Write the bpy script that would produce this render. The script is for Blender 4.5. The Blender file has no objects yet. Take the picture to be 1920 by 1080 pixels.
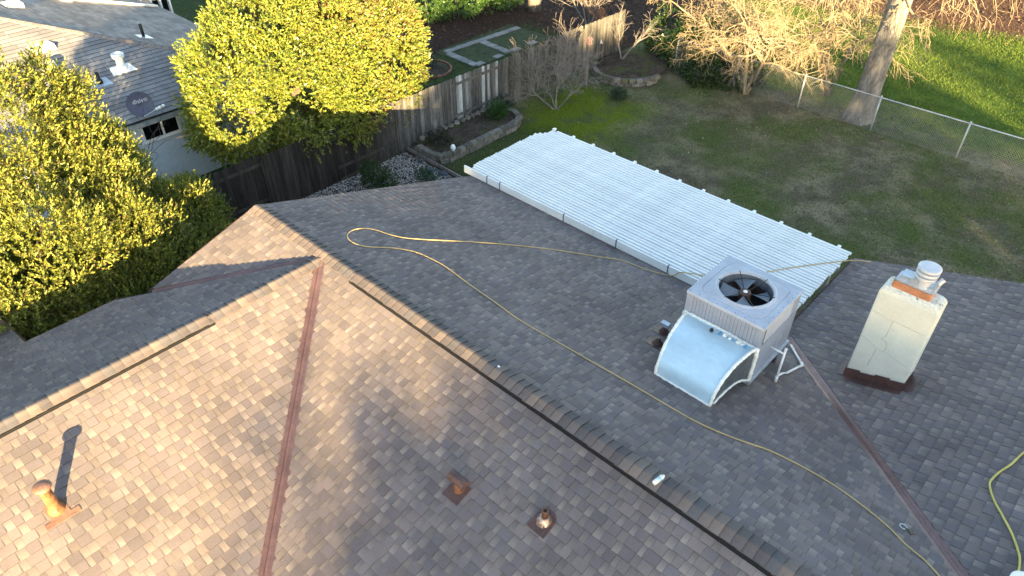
import bpy, math, random
import numpy as np
from mathutils import Vector, Matrix

# ------------------------------------------------------------------ camera, sky, sun, exposure
SC = bpy.context.scene
COL = SC.collection
H = 4.12                                   # ridge height above the ground
CAM = Vector((9.4395, -5.2880, 11.7060))
yaw, pitch, roll = 2.32129, 0.68089, 0.00314
fw = Vector((math.cos(pitch)*math.cos(yaw), math.cos(pitch)*math.sin(yaw), -math.sin(pitch)))
rt = fw.cross(Vector((0, 0, 1))).normalized()
up = rt.cross(fw)
rt, up = rt*math.cos(roll)+up*math.sin(roll), up*math.cos(roll)-rt*math.sin(roll)
cd = bpy.data.cameras.new('camera')
cd.sensor_width = 36.0
cd.lens = 1353.19/1920*36
cd.clip_start = 0.1
cd.clip_end = 1000
cam = bpy.data.objects.new('camera', cd)
COL.objects.link(cam)
M = Matrix((rt, up, -fw)).transposed().to_4x4()
M.translation = CAM
cam.matrix_world = M
SC.camera = cam

SUN_AZ, SUN_EL = math.radians(-36.6), math.radians(11.2)
SUN = Vector((math.cos(SUN_EL)*math.cos(SUN_AZ), math.cos(SUN_EL)*math.sin(SUN_AZ), math.sin(SUN_EL)))
world = bpy.data.worlds.new('World')
SC.world = world
world.use_nodes = True
wn = world.node_tree
sky = wn.nodes.new('ShaderNodeTexSky')
sky.sky_type = 'NISHITA'
sky.sun_disc = False
sky.sun_elevation = SUN_EL
sky.sun_rotation = math.atan2(SUN.x, SUN.y)
sky.altitude = 50
sky.air_density = 1.0
sky.dust_density = 0.6
sky.ozone_density = 0.4
bg = wn.nodes['Background']
bg.inputs['Strength'].default_value = 0.075
wn.links.new(sky.outputs['Color'], bg.inputs['Color'])

sl = bpy.data.lights.new('sun', 'SUN')
sl.energy = 5.0
sl.angle = math.radians(0.53)
sl.color = (1.0, 0.72, 0.36)
sun = bpy.data.objects.new('sun', sl)
COL.objects.link(sun)
sun.rotation_euler = (-SUN).to_track_quat('-Z', 'Y').to_euler()
sun.location = (20, -20, 20)

SC.view_settings.view_transform = 'Standard'
SC.view_settings.look = 'None'
SC.view_settings.gamma = 1.0
SC.view_settings.use_curve_mapping = False
SC.view_settings.exposure = 3.0
SC.cycles.use_denoising = True
SC.cycles.max_bounces = 6
SC.render.film_transparent = False

RND = random.Random(11)
NP = np.random.default_rng(5)
V = Vector

# ------------------------------------------------------------------ helpers
def thing(name, label, cat, loc=(0, 0, 0), group=None):
    o = bpy.data.objects.new(name, None)
    COL.objects.link(o)
    o.location = loc
    o.empty_display_size = 0.1
    o['label'] = label
    o['category'] = cat
    if group:
        o['group'] = group
    return o

def tag(o, label=None, cat=None, group=None, kind=None):
    if label: o['label'] = label
    if cat: o['category'] = cat
    if group: o['group'] = group
    if kind: o['kind'] = kind
    return o

def wloc(o):
    p = Vector(o.location)
    while o.parent:
        o = o.parent
        p += o.location
    return p

def link(name, me, parent=None):
    o = bpy.data.objects.new(name, me)
    COL.objects.link(o)
    if parent:
        o.parent = parent
        o.location = -wloc(parent)
    return o

class MB:
    """collects shapes in world coordinates, builds one mesh object"""
    def __init__(s):
        s.v, s.f, s.c = [], [], []
    def add(s, vs, fs, col=(1, 1, 1)):
        b = len(s.v)
        s.v += [tuple(v) for v in vs]
        s.f += [tuple(b+i for i in f) for f in fs]
        if col and isinstance(col[0], (tuple, list)):
            s.c += [tuple(c) for c in col]
        else:
            s.c += [tuple(col)]*len(vs)
        return s
    def box(s, x0, x1, y0, y1, z0, z1, col=(1, 1, 1), M=None):
        vs = [V((x, y, z)) for z in (z0, z1) for y in (y0, y1) for x in (x0, x1)]
        if M: vs = [M @ v for v in vs]
        return s.add(vs, [(0, 2, 3, 1), (4, 5, 7, 6), (0, 1, 5, 4), (2, 6, 7, 3), (0, 4, 6, 2), (1, 3, 7, 5)], col)
    def chamfer(s, x0, x1, y0, y1, z0, z1, b, col=(1, 1, 1), M=None, jit=0.0):
        """box with bevelled top edges and slightly uneven corners"""
        vs = [V((x, y, z0)) for y in (y0, y1) for x in (x0, x1)]
        vs += [V((x, y, z1-b)) for y in (y0, y1) for x in (x0, x1)]
        vs += [V((x, y, z1)) for y in (y0+b, y1-b) for x in (x0+b, x1-b)]
        if jit:
            vs = [v+V((RND.uniform(-jit, jit), RND.uniform(-jit, jit), RND.uniform(-jit, jit))) for v in vs]
        if M: vs = [M @ v for v in vs]
        fs = [(0, 2, 3, 1), (8, 9, 11, 10)]
        for a, c in ((0, 4), (4, 8)):
            for i, j in ((0, 1), (1, 3), (3, 2), (2, 0)):
                fs.append((a+i, a+j, c+j, c+i))
        return s.add(vs, fs, col)
    def beam(s, p, q, w, h, col=(1, 1, 1), upv=(0, 0, 1)):
        """bar of w across and h along upv, its top centre line from p to q"""
        p, q = V(p), V(q)
        d = (q-p).normalized()
        a = d.cross(V(upv)).normalized()
        u = a.cross(d)
        vs = [r+a*(i*w/2)+u*j for r in (p, q) for j in (-h, 0) for i in (-1, 1)]
        return s.add(vs, [(0, 1, 3, 2), (4, 6, 7, 5), (0, 4, 5, 1), (2, 3, 7, 6), (0, 2, 6, 4), (1, 5, 7, 3)], col)
    def tube(s, pts, rad, n=6, col=(1, 1, 1), cap=True):
        pts = [V(p) for p in pts]
        if not isinstance(rad, (list, tuple)): rad = [rad]*len(pts)
        vs, fs = [], []
        ref = V((0, 0, 1))
        for i, p in enumerate(pts):
            d = pts[min(i+1, len(pts)-1)]-pts[max(i-1, 0)]
            if d.length < 1e-9: d = V((0, 0, 1))
            d.normalize()
            if abs(d.dot(ref)) > 0.97: ref = V((1, 0, 0)) if abs(d.x) < 0.9 else V((0, 1, 0))
            a = d.cross(ref).normalized()
            b = d.cross(a)
            ref = a.cross(d) if False else ref
            for k in range(n):
                t = 2*math.pi*k/n
                vs.append(p+(a*math.cos(t)+b*math.sin(t))*rad[i])
        for i in range(len(pts)-1):
            for k in range(n):
                k2 = (k+1) % n
                fs.append((i*n+k, (i+1)*n+k, (i+1)*n+k2, i*n+k2))
        if cap:
            fs.append(tuple(range(n)))
            fs.append(tuple((len(pts)-1)*n+k for k in reversed(range(n))))
        return s.add(vs, fs, col)
    def lathe(s, prof, n=24, c=(0, 0, 0), axis=(0, 0, 1), col=(1, 1, 1), sx=1, sy=1):
        q = V(axis).to_track_quat('Z', 'Y')
        vs, fs = [], []
        for r, z in prof:
            for k in range(n):
                t = 2*math.pi*k/n
                vs.append(V(c)+q @ V((r*sx*math.cos(t), r*sy*math.sin(t), z)))
        for i in range(len(prof)-1):
            for k in range(n):
                k2 = (k+1) % n
                fs.append((i*n+k, i*n+k2, (i+1)*n+k2, (i+1)*n+k))
        fs.append(tuple(reversed(range(n))))
        fs.append(tuple((len(prof)-1)*n+k for k in range(n)))
        return s.add(vs, fs, col)
    def mesh(s, name, mat, smooth=False):
        me = bpy.data.meshes.new(name)
        me.from_pydata(s.v, [], s.f)
        ca = me.color_attributes.new('col', 'FLOAT_COLOR', 'POINT')
        ca.data.foreach_set('color', np.array([(*c[:3], 1.0) for c in s.c], dtype=np.float32).ravel())
        me.materials.append(mat)
        if smooth:
            me.polygons.foreach_set('use_smooth', [True]*len(me.polygons))
        me.update()
        return me
    def build(s, name, mat, parent=None, smooth=False):
        return link(name, s.mesh(name, mat, smooth), parent)

def np_mesh(name, verts, k, cols, mat):
    """mesh of separate k-gons or folded leaves: verts (n*k,3), faces given as index rows"""
    me = bpy.data.meshes.new(name)
    verts = np.asarray(verts, np.float32)
    faces = np.asarray(k, np.int32)
    nf, kk = faces.shape
    me.vertices.add(len(verts))
    me.vertices.foreach_set('co', verts.ravel())
    me.loops.add(nf*kk)
    me.loops.foreach_set('vertex_index', faces.ravel())
    me.polygons.add(nf)
    me.polygons.foreach_set('loop_start', np.arange(0, nf*kk, kk, dtype=np.int32))
    me.polygons.foreach_set('loop_total', np.full(nf, kk, np.int32))
    ca = me.color_attributes.new('col', 'FLOAT_COLOR', 'POINT')
    cc = np.ones((len(verts), 4), np.float32)
    cc[:, :3] = cols
    ca.data.foreach_set('color', cc.ravel())
    me.materials.append(mat)
    me.update(calc_edges=True)
    return me

# ------------------------------------------------------------------ materials
def newmat(name):
    m = bpy.data.materials.new(name)
    m.use_nodes = True
    nt = m.node_tree
    return m, nt, nt.nodes['Principled BSDF']

def noise(nt, scale, detail=4, rough=0.55, vec=None, dist=0.0):
    n = nt.nodes.new('ShaderNodeTexNoise')
    n.inputs['Scale'].default_value = scale
    n.inputs['Detail'].default_value = detail
    n.inputs['Roughness'].default_value = rough
    n.inputs['Distortion'].default_value = dist
    if vec: nt.links.new(vec, n.inputs['Vector'])
    return n.outputs['Fac']

def math_n(nt, op, a, b=None, clamp=False):
    n = nt.nodes.new('ShaderNodeMath')
    n.operation = op
    n.use_clamp = clamp
    for i, x in enumerate((a, b)):
        if x is None: continue
        if isinstance(x, (int, float)): n.inputs[i].default_value = x
        else: nt.links.new(x, n.inputs[i])
    return n.outputs[0]

def ramp(nt, fac, lo, hi, a=0.0, b=1.0):
    n = nt.nodes.new('ShaderNodeMapRange')
    n.inputs['From Min'].default_value = lo
    n.inputs['From Max'].default_value = hi
    n.inputs['To Min'].default_value = a
    n.inputs['To Max'].default_value = b
    n.interpolation_type = 'SMOOTHSTEP'
    nt.links.new(fac, n.inputs['Value'])
    return n.outputs['Result']

def mixc(nt, fac, a, b, mode='MIX'):
    n = nt.nodes.new('ShaderNodeMix')
    n.data_type = 'RGBA'
    n.blend_type = mode
    for s, x in ((0, fac), (6, a), (7, b)):
        if isinstance(x, (int, float)): n.inputs[s].default_value = x
        elif isinstance(x, (tuple, list)): n.inputs[s].default_value = (*x[:3], 1)
        else: nt.links.new(x, n.inputs[s])
    return n.outputs[2]

def mat(name, color=None, rough=0.7, metal=0.0, spec=0.4, nscale=8.0, namt=0.25, fine=60.0, famt=0.15,
        bump=0.0, bscale=60.0, stretch=None, dirt=None):
    """principled material; colour from 'color' or from the mesh attribute, varied by two noises"""
    m, nt, b = newmat(name)
    tc = nt.nodes.new('ShaderNodeTexCoord')
    vec = tc.outputs['Object']
    if stretch:
        mp = nt.nodes.new('ShaderNodeMapping')
        mp.inputs['Scale'].default_value = stretch
        nt.links.new(vec, mp.inputs['Vector'])
        vec = mp.outputs['Vector']
    if color is None:
        at = nt.nodes.new('ShaderNodeAttribute')
        at.attribute_name = 'col'
        base = at.outputs['Color']
    else:
        r = nt.nodes.new('ShaderNodeRGB')
        r.outputs[0].default_value = (*color, 1)
        base = r.outputs[0]
    f1 = ramp(nt, noise(nt, nscale, 5, 0.6, vec), 0.25, 0.75, 1-namt, 1+namt)
    f2 = ramp(nt, noise(nt, fine, 3, 0.6, vec), 0.25, 0.75, 1-famt, 1+famt)
    k = math_n(nt, 'MULTIPLY', f1, f2)
    hs = nt.nodes.new('ShaderNodeHueSaturation')
    nt.links.new(base, hs.inputs['Color'])
    nt.links.new(k, hs.inputs['Value'])
    out = hs.outputs['Color']
    if dirt:
        dcol, dscale, lo, hi = dirt
        out = mixc(nt, ramp(nt, noise(nt, dscale, 6, 0.65, vec), lo, hi), out, dcol)
    nt.links.new(out, b.inputs['Base Color'])
    b.inputs['Roughness'].default_value = rough
    b.inputs['Metallic'].default_value = metal
    b.inputs['Specular IOR Level'].default_value = spec
    if bump:
        bn = nt.nodes.new('ShaderNodeBump')
        bn.inputs['Strength'].default_value = bump
        bn.inputs['Distance'].default_value = 0.02
        nt.links.new(noise(nt, bscale, 5, 0.65, vec), bn.inputs['Height'])
        nt.links.new(bn.outputs['Normal'], b.inputs['Normal'])
    return m

def leafmat(name, trans=0.35, rough=0.45, spec=0.35):
    m, nt, b = newmat(name)
    at = nt.nodes.new('ShaderNodeAttribute')
    at.attribute_name = 'col'
    nt.links.new(at.outputs['Color'], b.inputs['Base Color'])
    b.inputs['Roughness'].default_value = rough
    b.inputs['Specular IOR Level'].default_value = spec
    tr = nt.nodes.new('ShaderNodeBsdfTranslucent')
    nt.links.new(mixc(nt, 1.0, at.outputs['Color'], (1.0, 1.0, 0.55), 'MULTIPLY'), tr.inputs['Color'])
    mx = nt.nodes.new('ShaderNodeMixShader')
    mx.inputs[0].default_value = trans
    nt.links.new(b.outputs[0], mx.inputs[1])
    nt.links.new(tr.outputs[0], mx.inputs[2])
    nt.links.new(mx.outputs[0], nt.nodes['Material Output'].inputs['Surface'])
    return m

MT = {
    'shingle': mat('shingle', None, 0.9, spec=0.25, nscale=1.1, namt=0.16, fine=140, famt=0.22, bump=0.35, bscale=160),
    'nshingle': mat('neighbour_shingle', None, 0.9, spec=0.25, nscale=1.4, namt=0.2, fine=60, famt=0.2, bump=0.3, bscale=90),
    'felt': mat('roof_felt', (0.03, 0.03, 0.03), 0.95),
    'black': mat('black_plastic', (0.008, 0.008, 0.009), 0.6, famt=0.3),
    'valley': mat('brown_valley_metal', (0.165, 0.100, 0.095), 0.34, 0.45, 0.5, nscale=3, namt=0.22, fine=25, famt=0.12),
    'brownpaint': mat('brown_paint', (0.085, 0.045, 0.038), 0.5, 0.0, 0.5, nscale=5, namt=0.3, fine=40, famt=0.2),
    'rust': mat('rusty_pipe', (0.27, 0.135, 0.065), 0.42, 0.4, 0.5, nscale=7, namt=0.35, fine=50, famt=0.25, dirt=((0.10, 0.04, 0.025), 9, 0.5, 0.7)),
    'dullrust': mat('dull_rusty_pipe', (0.15, 0.075, 0.045), 0.55, 0.2, 0.4, nscale=7, namt=0.35, fine=50, famt=0.25),
    'flashing': mat('flashing', (0.19, 0.105, 0.075), 0.55, 0.1, 0.4, nscale=6, namt=0.3, fine=40, famt=0.2),
    'white': mat('white_paint', (0.79, 0.82, 0.805), 0.5, 0, 0.4, nscale=2.2, namt=0.07, fine=30, famt=0.06, dirt=((0.55, 0.56, 0.53), 5, 0.58, 0.9)),
    'slat': mat('white_slat_paint', None, 0.5, 0, 0.4, nscale=1.4, namt=0.07, fine=20, famt=0.05),
    'pvc': mat('white_pipe', (0.8, 0.8, 0.78), 0.35, 0, 0.5, namt=0.05, famt=0.04),
    'stucco': mat('cream_stucco', (0.63, 0.63, 0.545), 0.85, 0, 0.3, nscale=2.5, namt=0.06, fine=40, famt=0.05, bump=0.35, bscale=45, dirt=((0.44, 0.45, 0.38), 4.0, 0.62, 0.85)),
    'crown': mat('mortar_crown', (0.62, 0.62, 0.55), 0.9, 0, 0.3, nscale=4, namt=0.12, fine=25, famt=0.2, bump=0.5, bscale=30, dirt=((0.05, 0.06, 0.03), 9.0, 0.56, 0.68)),
    'clay': mat('clay_flue', (0.46, 0.20, 0.10), 0.75, 0, 0.3, nscale=5, namt=0.25, fine=40, famt=0.15),
    'galv': mat('galvanised', (0.52, 0.56, 0.60), 0.42, 0.55, 0.5, nscale=7, namt=0.15, fine=40, famt=0.12),
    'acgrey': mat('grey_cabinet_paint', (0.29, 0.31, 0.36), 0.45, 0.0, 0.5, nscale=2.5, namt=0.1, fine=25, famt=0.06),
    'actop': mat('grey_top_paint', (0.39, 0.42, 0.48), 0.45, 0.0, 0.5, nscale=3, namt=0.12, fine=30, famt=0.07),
    'blade': mat('fan_blade', (0.13, 0.155, 0.185), 0.4, 0.0, 0.5, nscale=6, namt=0.2),
    'coil': mat('coil_black', (0.012, 0.011, 0.012), 0.6),
    'motor': mat('rusty_motor', (0.10, 0.052, 0.036), 0.6, 0.3, nscale=20, namt=0.5),
    'duct': mat('sealed_duct', (0.52, 0.69, 0.78), 0.34, 0.22, 0.5, nscale=1.3, namt=0.10, fine=9, famt=0.05, dirt=((0.76, 0.79, 0.78), 5.0, 0.66, 0.74), stretch=(1, 2.2, 2.2)),  # pale blue base carries the sky's reflection in the metal
    'mastic': mat('white_mastic', (0.80, 0.80, 0.74), 0.6, 0, 0.4, nscale=9, namt=0.1, fine=40, famt=0.1, bump=0.6, bscale=35),
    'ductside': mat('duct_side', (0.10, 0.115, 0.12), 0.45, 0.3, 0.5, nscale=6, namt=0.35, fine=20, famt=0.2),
    'hose': mat('tan_hose', (0.50, 0.37, 0.16), 0.5, 0, 0.4, nscale=3, namt=0.12),
    'hosey': mat('yellow_hose', (0.55, 0.47, 0.12), 0.45, 0, 0.4, nscale=3, namt=0.1),
    'strap': mat('blue_steel_strap', (0.06, 0.085, 0.17), 0.5, 0.2, 0.5),
    'wood': mat('weathered_fence_wood', None, 0.9, 0, 0.25, nscale=1.6, namt=0.45, fine=9, famt=0.35, bump=0.5, bscale=14, stretch=(7, 7, 0.7)),
    'bark': mat('bark', None, 0.95, 0, 0.2, nscale=3, namt=0.3, fine=14, famt=0.3, bump=0.9, bscale=12, stretch=(2.2, 2.2, 0.5)),
    'twig': mat('twig', None, 0.9, 0, 0.2, nscale=3, namt=0.2, fine=14, famt=0.1),
    'stone': mat('stone_block', None, 0.95, 0, 0.25, nscale=5, namt=0.25, fine=28, famt=0.3, bump=0.8, bscale=25),
    'soil': mat('garden_soil', (0.062, 0.049, 0.038), 1.0, 0, 0.15, nscale=2, namt=0.4, fine=14, famt=0.5, bump=1.0, bscale=12, dirt=((0.062, 0.075, 0.020), 1.6, 0.5, 0.66)),
    'slate': mat('dark_slate', (0.05, 0.065, 0.08), 0.6, 0, 0.4, nscale=5, namt=0.3, fine=20, famt=0.2, bump=0.5, bscale=10),
    'concrete': mat('concrete', None, 0.95, 0, 0.2, nscale=4, namt=0.15, fine=25, famt=0.15, bump=0.4, bscale=20),
    'brickring': mat('red_brick', None, 0.9, 0, 0.25, nscale=5, namt=0.25, fine=30, famt=0.2),
    'wall': mat('pale_blue_wall', (0.56, 0.66, 0.74), 0.85, 0, 0.3, nscale=1.0, namt=0.07, fine=8, famt=0.05, bump=0.2, bscale=30),
    'housewall': mat('tan_wall', (0.35, 0.32, 0.28), 0.9, 0, 0.3),
    'glass': mat('dark_glass', (0.006, 0.007, 0.009), 0.06, 0.0, 0.6),
    'dish': mat('dark_dish', (0.07, 0.075, 0.12), 0.5, 0.0, 0.4, nscale=5, namt=0.15),
    'print': mat('white_print', (0.55, 0.57, 0.60), 0.6),
    'leaf': leafmat('leaf', 0.3),
    'leafg': leafmat('glossy_leaf', 0.22, 0.32, 0.5),
    'grass': leafmat('grass_blade', 0.35, 0.6, 0.2),
    'litter': leafmat('dry_leaf', 0.1, 0.85, 0.15),
    'pebble': mat('pebble', None, 0.9, 0, 0.25, nscale=10, namt=0.2),
    'zinc': mat('galvanised_pipe', (0.50, 0.53, 0.55), 0.45, 0.4, 0.5, nscale=5, namt=0.15),
    'canlabel': mat('can_print', None, 0.35, 0.0, 0.5, namt=0.02, famt=0.02),
}

# ------------------------------------------------------------------ ground
def ground_material():
    m, nt, b = newmat('yard_ground')
    geo = nt.nodes.new('ShaderNodeNewGeometry')
    pos = geo.outputs['Position']
    sx = nt.nodes.new('ShaderNodeSeparateXYZ')
    nt.links.new(pos, sx.inputs[0])
    n1 = noise(nt, 0.9, 5, 0.6, pos)
    n2 = noise(nt, 0.42, 4, 0.6, pos)
    n3 = noise(nt, 3.5, 5, 0.65, pos)
    n4 = noise(nt, 16, 4, 0.7, pos)
    wob = math_n(nt, 'MULTIPLY', math_n(nt, 'SUBTRACT', n1, 0.5), 2.6)
    wob2 = math_n(nt, 'MULTIPLY', math_n(nt, 'SUBTRACT', n2, 0.5), 2.6)
    X = math_n(nt, 'ADD', sx.outputs[0], wob)
    Y = math_n(nt, 'ADD', sx.outputs[1], wob2)
    def rect(x0, x1, y0, y1, s=0.4):
        a = ramp(nt, X, x0-s, x0+s)
        c = ramp(nt, X, x1-s, x1+s, 1, 0)
        d = ramp(nt, Y, y0-s, y0+s)
        e = ramp(nt, Y, y1-s, y1+s, 1, 0)
        return math_n(nt, 'MULTIPLY', math_n(nt, 'MULTIPLY', a, c), math_n(nt, 'MULTIPLY', d, e))
    # trodden lawn of the back yard: mud, dry grass, dark green
    c = mixc(nt, ramp(nt, n1, 0.40, 0.62), (0.115, 0.100, 0.072), (0.21, 0.185, 0.12))
    c = mixc(nt, ramp(nt, n2, 0.38, 0.66), c, (0.080, 0.108, 0.032))
    c = mixc(nt, math_n(nt, 'MULTIPLY', ramp(nt, n3, 0.5, 0.7), 0.55), c, (0.045, 0.064, 0.020))
    # moss strip
    c = mixc(nt, math_n(nt, 'MULTIPLY', rect(-7.2, -3.6, 12.2, 16.6, 0.7), ramp(nt, n1, 0.36, 0.52)), c, (0.115, 0.155, 0.014))
    c = mixc(nt, math_n(nt, 'MULTIPLY', rect(-6.6, -3.4, 8.0, 12.6, 0.7), 0.8), c, (0.035, 0.060, 0.012))
    # park lawn beyond the wire fence, then leaf litter
    g2 = mixc(nt, ramp(nt, n1, 0.35, 0.65), (0.060, 0.105, 0.020), (0.12, 0.175, 0.030))
    g2 = mixc(nt, ramp(nt, n3, 0.55, 0.75), g2, (0.085, 0.075, 0.045))
    c = mixc(nt, ramp(nt, Y, 21.0, 22.4), c, g2)
    lit = mixc(nt, n4, (0.050, 0.030, 0.020), (0.16, 0.090, 0.055))
    c = mixc(nt, ramp(nt, math_n(nt, 'ADD', Y, math_n(nt, 'MULTIPLY', X, -0.25)), 32.0, 34.0), c, lit)
    # garden behind the board fence
    g3 = mixc(nt, ramp(nt, n3, 0.4, 0.65), (0.042, 0.052, 0.024), (0.046, 0.085, 0.020))
    behind = ramp(nt, sx.outputs[0], -8.2, -8.0, 1, 0)
    lit2 = mixc(nt, n4, (0.022, 0.015, 0.012), (0.072, 0.043, 0.032))
    far = math_n(nt, 'MULTIPLY', ramp(nt, X, -14.0, -13.2, 1, 0), ramp(nt, Y, 11.0, 13.0))
    g3 = mixc(nt, far, g3, lit2)
    g3 = mixc(nt, ramp(nt, Y, 19.0, 21.0), g3, lit2)
    c = mixc(nt, behind, c, g3)
    # bare soil beside the house
    c = mixc(nt, math_n(nt, 'MULTIPLY', ramp(nt, sx.outputs[0], -8.2, -8.0), ramp(nt, sx.outputs[1], 8.2, 8.6, 1, 0)), c, (0.045, 0.037, 0.030))
    k = ramp(nt, n4, 0.25, 0.75, 0.62, 1.4)
    hs = nt.nodes.new('ShaderNodeHueSaturation')
    nt.links.new(c, hs.inputs['Color'])
    nt.links.new(k, hs.inputs['Value'])
    nt.links.new(hs.outputs[0], b.inputs['Base Color'])
    b.inputs['Roughness'].default_value = 1.0
    b.inputs['Specular IOR Level'].default_value = 0.1
    bn = nt.nodes.new('ShaderNodeBump')
    bn.inputs['Strength'].default_value = 1.0
    bn.inputs['Distance'].default_value = 0.06
    nt.links.new(noise(nt, 11, 6, 0.7, pos), bn.inputs['Height'])
    nt.links.new(bn.outputs[0], b.inputs['Normal'])
    return m

gm = MB()
gx = [-150, -60, -40] + [i*1.0 for i in range(-36, 21)] + [40, 90, 150]
gy = [-150, -60, -20] + [i*1.0 for i in range(-8, 46)] + [60, 90, 200]
def gz(x, y):
    if not (-36 < x < 21 and -8 < y < 46): return 0.0
    f = 0.03*math.sin(x*0.9+y*0.5)+0.025*math.sin(y*1.3-x*0.4)
    return f if (y > 21.5 or x < -14.5) else f*0.25-0.0
gm.add([(x, y, gz(x, y)-0.01) for y in gy for x in gx],
       [(j*len(gx)+i, j*len(gx)+i+1, (j+1)*len(gx)+i+1, (j+1)*len(gx)+i) for j in range(len(gy)-1) for i in range(len(gx)-1)])
tag(gm.build('ground', ground_material(), smooth=True), kind='structure')

# ------------------------------------------------------------------ the house roof
s, w, xe, A_, d_, w2, yE = 0.309, 5.735, 6.281, 2.30, 0.108, 2.677, 9.01
K = math.sqrt(1+s*s)
house = thing('house', 'low house with brown laminated shingle roof filling the foreground', 'house', (2, 0, 0))

def clip(poly, p, n, off=0.0):
    """keep the side of the line through p where (q-p).n >= off"""
    out = []
    L = len(poly)
    for i in range(L):
        a, b = poly[i], poly[(i+1) % L]
        da = (a[0]-p[0])*n[0]+(a[1]-p[1])*n[1]-off
        db = (b[0]-p[0])*n[0]+(b[1]-p[1])*n[1]-off
        if da >= 0: out.append(a)
        if (da >= 0) != (db >= 0):
            t = da/(da-db)
            out.append((a[0]+(b[0]-a[0])*t, a[1]+(b[1]-a[1])*t))
    return out

def area(poly):
    return 0.5*sum(poly[i][0]*poly[(i+1) % len(poly)][1]-poly[(i+1) % len(poly)][0]*poly[i][1] for i in range(len(poly)))

class Slope:
    """a roof plane: plan points (x,y) -> world; courses run along U, V points up the slope"""
    def __init__(s_, origin, U, Vv, plan):
        s_.O, s_.U, s_.V = V(origin), V(U).normalized(), V(Vv).normalized()
        s_.N = s_.U.cross(s_.V)
        if s_.N.z < 0: s_.N = -s_.N
        s_.poly = [s_.uv(p) for p in plan]
        if area(s_.poly) < 0: s_.poly.reverse()
    def uv(s_, p):
        # intersect the vertical through the plan point with the plane
        dx, dy = p[0]-s_.O.x, p[1]-s_.O.y
        z = -(s_.N.x*dx+s_.N.y*dy)/s_.N.z
        q = V((dx, dy, z))
        return (q.dot(s_.U), q.dot(s_.V))
    def pt(s_, u, v, h=0.0):
        return s_.O+s_.U*u+s_.V*v+s_.N*h

def cut(slope, poly, p, q, side, off):
    """clip poly by the plan line p-q moved off metres toward the plan point side"""
    a, b, c = slope.uv(p), slope.uv(q), slope.uv(side)
    n = (-(b[1]-a[1]), b[0]-a[0])
    L = math.hypot(*n)
    n = (n[0]/L, n[1]/L)
    if (c[0]-a[0])*n[0]+(c[1]-a[1])*n[1] < 0: n = (-n[0], -n[1])
    return clip(poly, a, n, off)

ze = H-s*w
def planeA(): return Slope((0, w, ze), (1, 0, 0), (0, -1, s), [(-A_, w), (xe, w), (xe+w, 0), (-A_, 0)])
def planeE(): return Slope((xe, 0, ze), (0, 1, 0), (1, 0, s), [(xe, w), (xe, yE), (xe+w, yE), (xe+w, 0)])
def planeB(): return Slope((0, -w, ze), (1, 0, 0), (0, 1, s), [(0, -d_), (w-d_, -w), (15, -w), (15, 0), (0, 0)])
def planeG(): return Slope((0, -w, ze), (1, 0, 0), (0, 1, s), [(-A_, 0), (0, 0), (0, -d_), (-A_, -d_-A_)])
HZ = H-s*d_
CE = 6.0
def planeC(): return Slope((CE, 0, HZ-s*CE), (0, 1, 0), (-1, 0, s), [(0, -d_), (0, -13), (CE, -13), (CE, -d_-CE)])
def planeD(): return Slope((-w2, 0, HZ-s*w2), (0, 1, 0), (1, 0, s), [(0, -d_), (-w2, -d_-w2), (-w2, -13), (0, -13)])
def planeF(): return Slope((-w2-2.2, 0, HZ-s*(w2+2.2)), (0, 1, 0), (1, 0, s), [(-w2, -4.40), (-w2-2.2, -4.40), (-w2-2.2, -13), (-w2, -13)])
SL = {k: f() for k, f in dict(A=planeA, E=planeE, B=planeB, G=planeG, C=planeC, D=planeD, F=planeF).items()}
# valleys: plan lines, shared by two slopes each
VAL = {'BC': ((0, -d_), (w-d_, -w)), 'GD': ((0, -d_), (-A_, -d_-A_)), 'AE': ((xe, w), (xe+w, 0))}
POL = {k: list(S.poly) for k, S in SL.items()}
OFF = 0.088
POL['A'] = cut(SL['A'], POL['A'], *VAL['AE'], (0, 2), OFF)
POL['E'] = cut(SL['E'], POL['E'], *VAL['AE'], (9, 7), OFF)
POL['B'] = cut(SL['B'], POL['B'], *VAL['BC'], (6, -1), OFF)
POL['C'] = cut(SL['C'], POL['C'], *VAL['BC'], (1, -8), OFF)
POL['G'] = cut(SL['G'], POL['G'], *VAL['GD'], (-2, -0.3), 0.07)
POL['D'] = cut(SL['D'], POL['D'], *VAL['GD'], (-1, -6), 0.07)

EXP = 0.146
PALT = [tuple(x*1.88 for x in c) for c in ((0.0745, 0.0635, 0.0640), (0.0805, 0.0685, 0.0680), (0.0865, 0.0735, 0.0720), (0.095, 0.080, 0.0755), (0.0835, 0.071, 0.0715), (0.101, 0.084, 0.0785), (0.0775, 0.0675, 0.0685))]
EDGE = (0.034, 0.030, 0.031)           # bare asphalt on the cut edges
def piece(S, poly, v0, t, ctop, cbot, length):
    """one exposed shingle piece: top sheet tilted so that its lower edge is proud, skirt all round"""
    def h(v): return 0.0015+t*max(0.0, 1-(v-v0)/length)
    n = len(poly)
    vs = [S.pt(u, v, h(v)) for u, v in poly]*2+[S.pt(u, v, -0.004) for u, v in poly]
    fs = [tuple(range(n))]+[(n+i, 2*n+i, 2*n+(i+1) % n, n+(i+1) % n) for i in range(n)]
    def cc(v):
        k = min(1.0, max(0.0, (v-v0)/EXP))
        return tuple(cbot[i]+(ctop[i]-cbot[i])*k for i in range(3))
    cs = [cc(v) for u, v in poly]
    return vs, fs, cs+[EDGE]*(2*n)

def px(p):
    q = V(p)-CAM
    z = q.dot(fw)
    if z <= 0.2: return None
    return 960+1353.2*q.dot(rt)/z, 540-1353.2*q.dot(up)/z, z

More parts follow.
